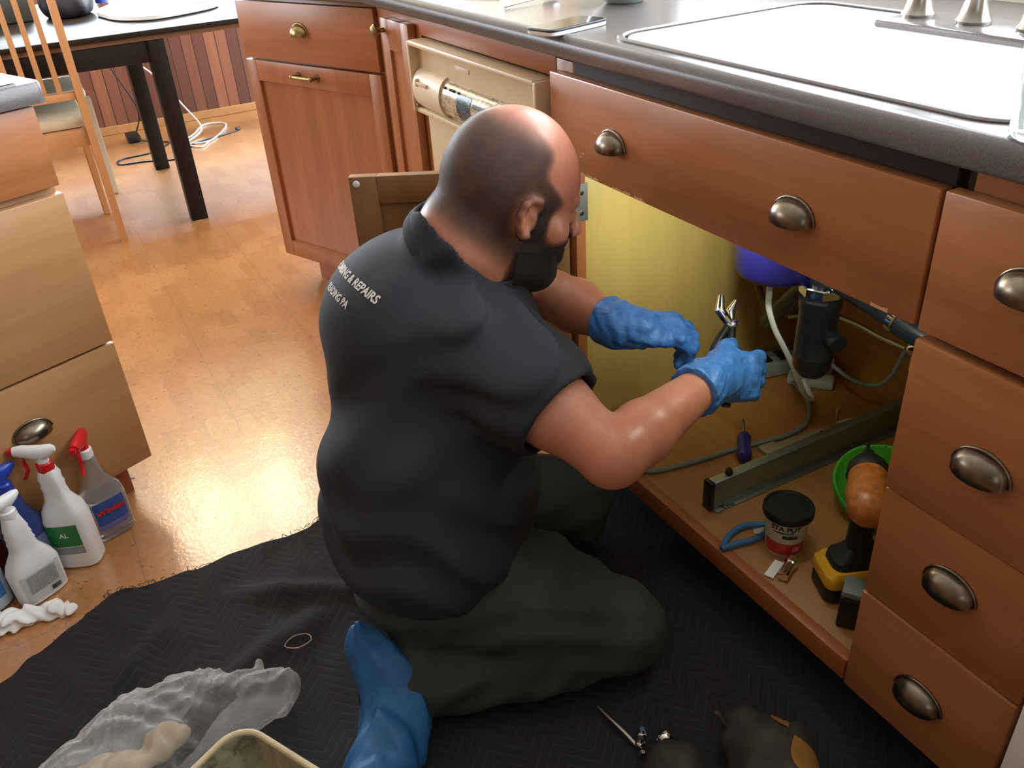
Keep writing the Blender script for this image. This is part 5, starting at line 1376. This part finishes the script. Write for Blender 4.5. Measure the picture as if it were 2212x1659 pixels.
# cordless impact driver standing on its battery
DX, DY = -.115, .125
idv = thing('cordless_driver', 'yellow and black cordless impact driver standing on its battery', 'power tool', (DX - .004, DY, F0), math.radians(132))
bm = bmesh.new(); loft(bm, [[(p[0], p[1], z) for p in [(q_[0] * s_, q_[1] * s_) for q_ in rr(-.056, .056, -.036, .036, .014, 0, 5)]] for z, s_ in ((.0, .93), (.004, 1), (.030, 1), (.036, .96))]); finish('battery', bm, M['black'], idv).rotation_euler = (0, 0, -1.15)
bm = bmesh.new(); loft(bm, [[(p[0] * s_, p[1] * s_, z) for p in rr(-.057, .057, -.037, .037, .014, 0, 5)] for z, s_ in ((.032, 1.0), (.036, 1.03), (.052, .99), (.060, .86))]); finish('yellow_base', bm, M['yellow'], idv).rotation_euler = (0, 0, -1.15)
bm = bmesh.new(); loft(bm, [[(p[0] * s_ + o_, p[1] * s_, z) for p in rr(-.052, .052, -.033, .033, .02, 0, 5)] for z, s_, o_ in ((.056, .86, .0), (.072, .80, .0), (.082, .60, .002), (.092, .46, .004))]); finish('rubber_foot', bm, M['rubber'], idv).rotation_euler = (0, 0, -1.15)
bm = bmesh.new(); loft(bm, [[(p[0] * s_ + o_, p[1] * s2, z) for p in rr(-.024, .024, -.019, .019, .014, 0, 5)] for z, s_, s2, o_ in ((.086, 1.02, 1, .004), (.11, .92, .95, .006), (.14, .92, .95, .004), (.165, 1.05, 1.05, 0))]); finish('grip', bm, M['rubber'], idv)
bm = bmesh.new(); fo = Field((-.09, -.05, .14), (.11, .05, .25), .003)
bm.free()
fo.chain([(-.035, 0, .195), (.045, 0, .195)], [.031, .030], .01); fo.chain([(0, 0, .16), (0, 0, .185)], [.024, .026], .02)
v_, f_ = fo.mesh(); mesh_obj('motor_cover', v_, f_, M['tan'], idv)
bm = bmesh.new(); lathe(bm, [(.031, 0), (.033, .004), (.031, .022), (.022, .040), (.016, .048)], 28, m=align((.040, 0, .195), (.1, 0, .195))); finish('nose_cone', bm, M['rubber'], idv)
bm = bmesh.new(); lathe(bm, [(.0105, 0), (.0105, .020), (.006, .022), (.0035, .024), (.0035, .050)], 18, m=align((.086, 0, .195), (.2, 0, .195))); finish('bit_holder', bm, M['black'], idv)
bm = bmesh.new(); box(bm, .018, .030, -.010, .010, .142, .165, .004); finish('trigger', bm, M['black'], idv)
bm = bmesh.new(); tube(bm, [(-.05, -.0335, .195), (-.02, -.036, .170), (.03, -.035, .168)], .0016, 8); finish('clear_guard_edge', bm, M['chrome'], idv)
bm = bmesh.new(); box(bm, .030, .050, -.0392, -.0375, .040, .047); finish('red_mark', bm, M['red'], idv).rotation_euler = (0, 0, -1.15)
# green thing behind the driver
fo = Field((-.34, .20, F0), (-.05, .42, .30), .004)
fo.ell((-.215, .300, .195), (.095, .075, .075), None, 0)
fo.ell((-.205, .275, .225), (.088, .070, .072), None, .004, 's')
fo.cut((0, 0, F0 + .002), (0, 0, -1), .003)
fo.warp(lambda x, y, z: .003 * np.sin(x * 60 + 2 * np.sin(z * 40)))
v_, f_ = fo.mesh()
tag(mesh_obj('green_bowl', v_, f_, M['green']), 'lime green plastic scoop shaped tub behind the cordless driver', 'plastic tub')
bx = thing('charger_block', 'small black block with a grey top at the front corner of the cabinet', 'charger', (-.062, .072, F0), math.radians(35))
bm = bmesh.new(); box(bm, -.026, .026, -.022, .022, 0, .062, .004); finish('block', bm, M['black'], bx)
bm = bmesh.new(); box(bm, -.025, .025, -.021, .021, .062, .074, .003); finish('grey_top', bm, simple('dull_grey', srgb(112, 118, 108), .5), bx)

# ------------------------------------------------------------------ dining corner
tbl = thing('dining_table', 'black-brown dining table with square legs at the upper left', 'table', (-3.4, -.9, 0))
P('tabletop', B((-4.30, -2.998, -2.1, .55, .708, .728, .003)), M['darkwood'], tbl)
P('apron', B((-3.055, -3.03, -2.0, -.330, .615, .690), (-3.87, -3.02, -.38, -.355, .615, .690), bev=.002), M['darkwood'], tbl)
P('slide_rail', B((-3.045, -3.02, -1.9, .5, .691, .7075)), simple('rail_brown', srgb(120, 92, 70), .5), tbl)
for x, y in ((-3.055, -.352), (-3.895, -.352), (-3.055, -1.95), (-3.895, -1.95)):
    P('leg', B((x - .032, x + .032, y - .032, y + .032, 0, .690, .004)), M['darkwood'], tbl)
# things on the table
bm = bmesh.new(); pts = [(-3.62, -.46), (-3.46, -.46), (-3.32, -.42), (-3.23, -.32), (-3.26, -.19), (-3.35, -.05), (-3.47, -.02), (-3.74, -.08), (-3.84, -.30)]
pp = [tuple(p)[:2] for p in spline([(x, y, 0) for x, y in pts], 6, True)]
def scaled(pp, s_, z): cx = sum(p[0] for p in pp) / len(pp); cy = sum(p[1] for p in pp) / len(pp); return [(cx + (p[0] - cx) * s_, cy + (p[1] - cy) * s_, z) for p in pp]
loft(bm, [scaled(pp, s_, z) for s_, z in ((.96, .7285), (1, .733), (1, .745), (.97, .753), (.90, .756))]); bmesh.ops.recalc_face_normals(bm, faces=bm.faces)
hb = thing('white_handbag', 'flat glossy white bag lying on the dark dining table', 'bag', (-3.5, -.25, .728))
P('bag_body', bm, M['whitebright'], hb)
bm = bmesh.new(); tube(bm, spline([(-3.43, -.15, .759), (-3.36, -.10, .762), (-3.38, -.05, .760), (-3.48, -.06, .759)], 6), .006, 8); P('strap', bm, M['white'], hb)
fo = Field((-3.97, -.75, .725), (-3.46, -.40, .98), .008)
fo.ell((-3.72, -.565, .785), (.14, .105, .085), None, 0); fo.ell((-3.78, -.57, .835), (.10, .08, .07), None, .05)
fo.warp(lambda x, y, z: .008 * np.sin(x * 30 + 2 * np.sin(y * 30)) * np.sin(z * 40 + y * 20)); fo.cut((0, 0, .730), (0, 0, -1), .003)
v_, f_ = fo.mesh(); tag(mesh_obj('dark_bag', v_, f_, M['charcoal']), 'slouched dark bag on the dining table left of the white bag', 'bag')
bm = bmesh.new(); box(bm, -3.95, -3.66, -1.25, -.70, .7285, .90, .01); tag(finish('storage_box', bm, M['laptop_dark'], None), 'dark grey box on the table seen through the chair slats', 'box')
bg = thing('water_bottle', 'small clear and blue bottle between the dark bag and the white bag', 'bottle', (-3.76, -.425, .7285))
bm = bmesh.new(); lathe(bm, [(.022, 0), (.026, .01), (.026, .10), (.012, .13), (.012, .15)], 24); finish('clear_bottle', bm, M['glass'], bg)
bm = bmesh.new(); lathe(bm, [(.0265, .03), (.0268, .08)], 24, capb=False, capt=False); finish('blue_sleeve', bm, M['blue'], bg)
# chairs
ch = thing('dining_chair', 'light beech slat-back chair with cream seat beside the island', 'chair', (-3.0, -.82, 0))
def leg_bm(p0, p1, w0=.030, w1=.034):
    bm = bmesh.new(); a = Vector(p0); b = Vector(p1)
    loft(bm, [[(c.x + sx * w / 2, c.y + sy * w / 2 * .8, c.z) for sx, sy in ((-1, -1), (1, -1), (1, 1), (-1, 1))] for c, w in ((a, w0), (b.lerp(a, .5), w1), (b, w1))])
    bmesh.ops.recalc_face_normals(bm, faces=bm.faces); bmesh.ops.bevel(bm, geom=bm.edges[:], offset=.003, segments=2, affect='EDGES'); return bm
def kinked(y):
    bm = bmesh.new(); c = [(-2.975, y, 0), (-2.972, y, .43), (-2.970, y, .50), (-2.93, y, 1.02)]
    loft(bm, [[(p[0] + sx * .018, p[1] + sy * .013, p[2]) for sx, sy in ((-1, -1), (1, -1), (1, 1), (-1, 1))] for p in c]); bmesh.ops.recalc_face_normals(bm, faces=bm.faces); return bm
for y in (-.655, -1.03): P('back_post', kinked(y), M['chairwood'], ch)
P('top_rail', B((-2.95, -2.925, -1.03, -.655, .95, 1.02, .004)), M['chairwood'], ch)
P('lower_rail', B((-2.978, -2.958, -1.03, -.655, .540, .566, .003)), M['chairwood'], ch)
for y in (-.715, -.765, -.815, -.865, -.915, -.965):
    bm = bmesh.new(); loft(bm, [[(p[0] + sx * .005, p[1] + sy * .009, p[2]) for sx, sy in ((-1, -1), (1, -1), (1, 1), (-1, 1))] for p in ((-2.968, y, .56), (-2.94, y, .96))]); bmesh.ops.recalc_face_normals(bm, faces=bm.faces); P('back_slat', bm, M['chairwood'], ch)
P('seat_frame', B((-3.38, -2.975, -1.03, -.655, .375, .435, .003)), M['chairwood'], ch)
P('seat_cushion', B((-3.39, -2.99, -1.03, -.655, .435, .480, .018)), M['cream'], ch)
for y in (-.67, -1.015): P('front_leg', leg_bm((-3.36, y, 0), (-3.36, y, .40)), M['chairwood'], ch)
c2 = thing('painted_chair', 'cream painted chair standing behind the slat-back beech chair', 'chair', (-3.8, -.8, 0))
P('seat', B((-3.98, -3.62, -.98, -.60, .42, .46, .01)), M['cream'], c2)
P('back_rest', B((-4.02, -3.99, -.97, -.59, .50, .60, .01)), M['creampaint'], c2)
for x in (-3.64, -4.0):
    for y in (-.60, -.96): P('leg', leg_bm((x, y, 0), (x, y, .60 if x < -3.9 else .42), .034, .034), M['creampaint'], c2)
# cords on the floor
ad = thing('power_adapter', 'black power adapter block on the floor by the wood panelled wall', 'power adapter', (-4.53, -.385, 0))
P('adapter_block', B((-4.60, -4.47, -.42, -.355, .001, .032, .006)), M['black'], ad)
bm = bmesh.new(); tube(bm, spline([(-4.47, -.37, .012), (-4.40, -.30, .004), (-4.33, -.24, .004), (-4.20, -.35, .004), (-4.17, -.50, .004), (-4.08, -.52, .004), (-4.05, -.40, .004), (-3.99, -.27, .004), (-4.10, -.19, .004), (-4.22, -.13, .004), (-4.28, .02, .004), (-4.33, .12, .004)], 8), .0045, 8); P('black_cord', bm, M['black'], ad)
bm = bmesh.new(); lathe(bm, [(.008, 0), (.010, .01), (.007, .03)], 12, m=align((-4.33, .115, .010), (-4.35, .15, .012))); P('plug_tip', bm, M['black'], ad)
bm = bmesh.new(); tube(bm, spline([(-4.40, -.46, .60), (-4.45, -.42, .42), (-4.52, -.33, .16), (-4.58, -.36, .03)], 8), .0035, 8); P('hanging_lead', bm, M['black'], ad)
bm = bmesh.new(); tube(bm, spline([(-4.30, -.46, .69), (-4.40, -.36, .48), (-4.45, -.22, .33), (-4.48, -.10, .14), (-4.40, -.05, .03), (-4.25, -.16, .006), (-4.22, -.04, .006), (-4.50, .10, .006), (-4.58, .0, .006), (-4.40, -.10, .006), (-4.28, -.18, .006), (-4.12, -.12, .006), (-4.2, -.06, .006)], 8), .0045, 8)
tag(finish('white_cable', bm, M['white'], None), 'white cable hanging from the table and coiled on the floor by the black leg', 'cable')

# ------------------------------------------------------------------ pendant over the dining table
pl_ = thing('pendant_lamp', 'warm two-bulb pendant lamp hanging over the dining table', 'lamp', (-3.62, -.42, 2.42))
P('ceiling_rose', B((-3.68, -3.56, -.48, -.36, 2.395, 2.42, .01)), M['black'], pl_)
bm = bmesh.new(); tube(bm, [(-3.62, -.42, 2.40), (-3.62, -.42, 1.93)], .005, 8); P('cord', bm, M['black'], pl_)
bm = bmesh.new(); tube(bm, [(-3.62, -.70, 1.93), (-3.62, -.14, 1.93)], .012, 10); P('crossbar', bm, M['black'], pl_)
mg = NT('lit_opal_glass'); mg.p.inputs['Emission Color'].default_value = (1.0, .72, .38, 1); mg.p.inputs['Emission Strength'].default_value = 95
for y in (-.62, -.22):
    bm = bmesh.new(); sph(bm, (-3.62, y, 1.845), .075); P('glass_shade', bm, mg.m, pl_)
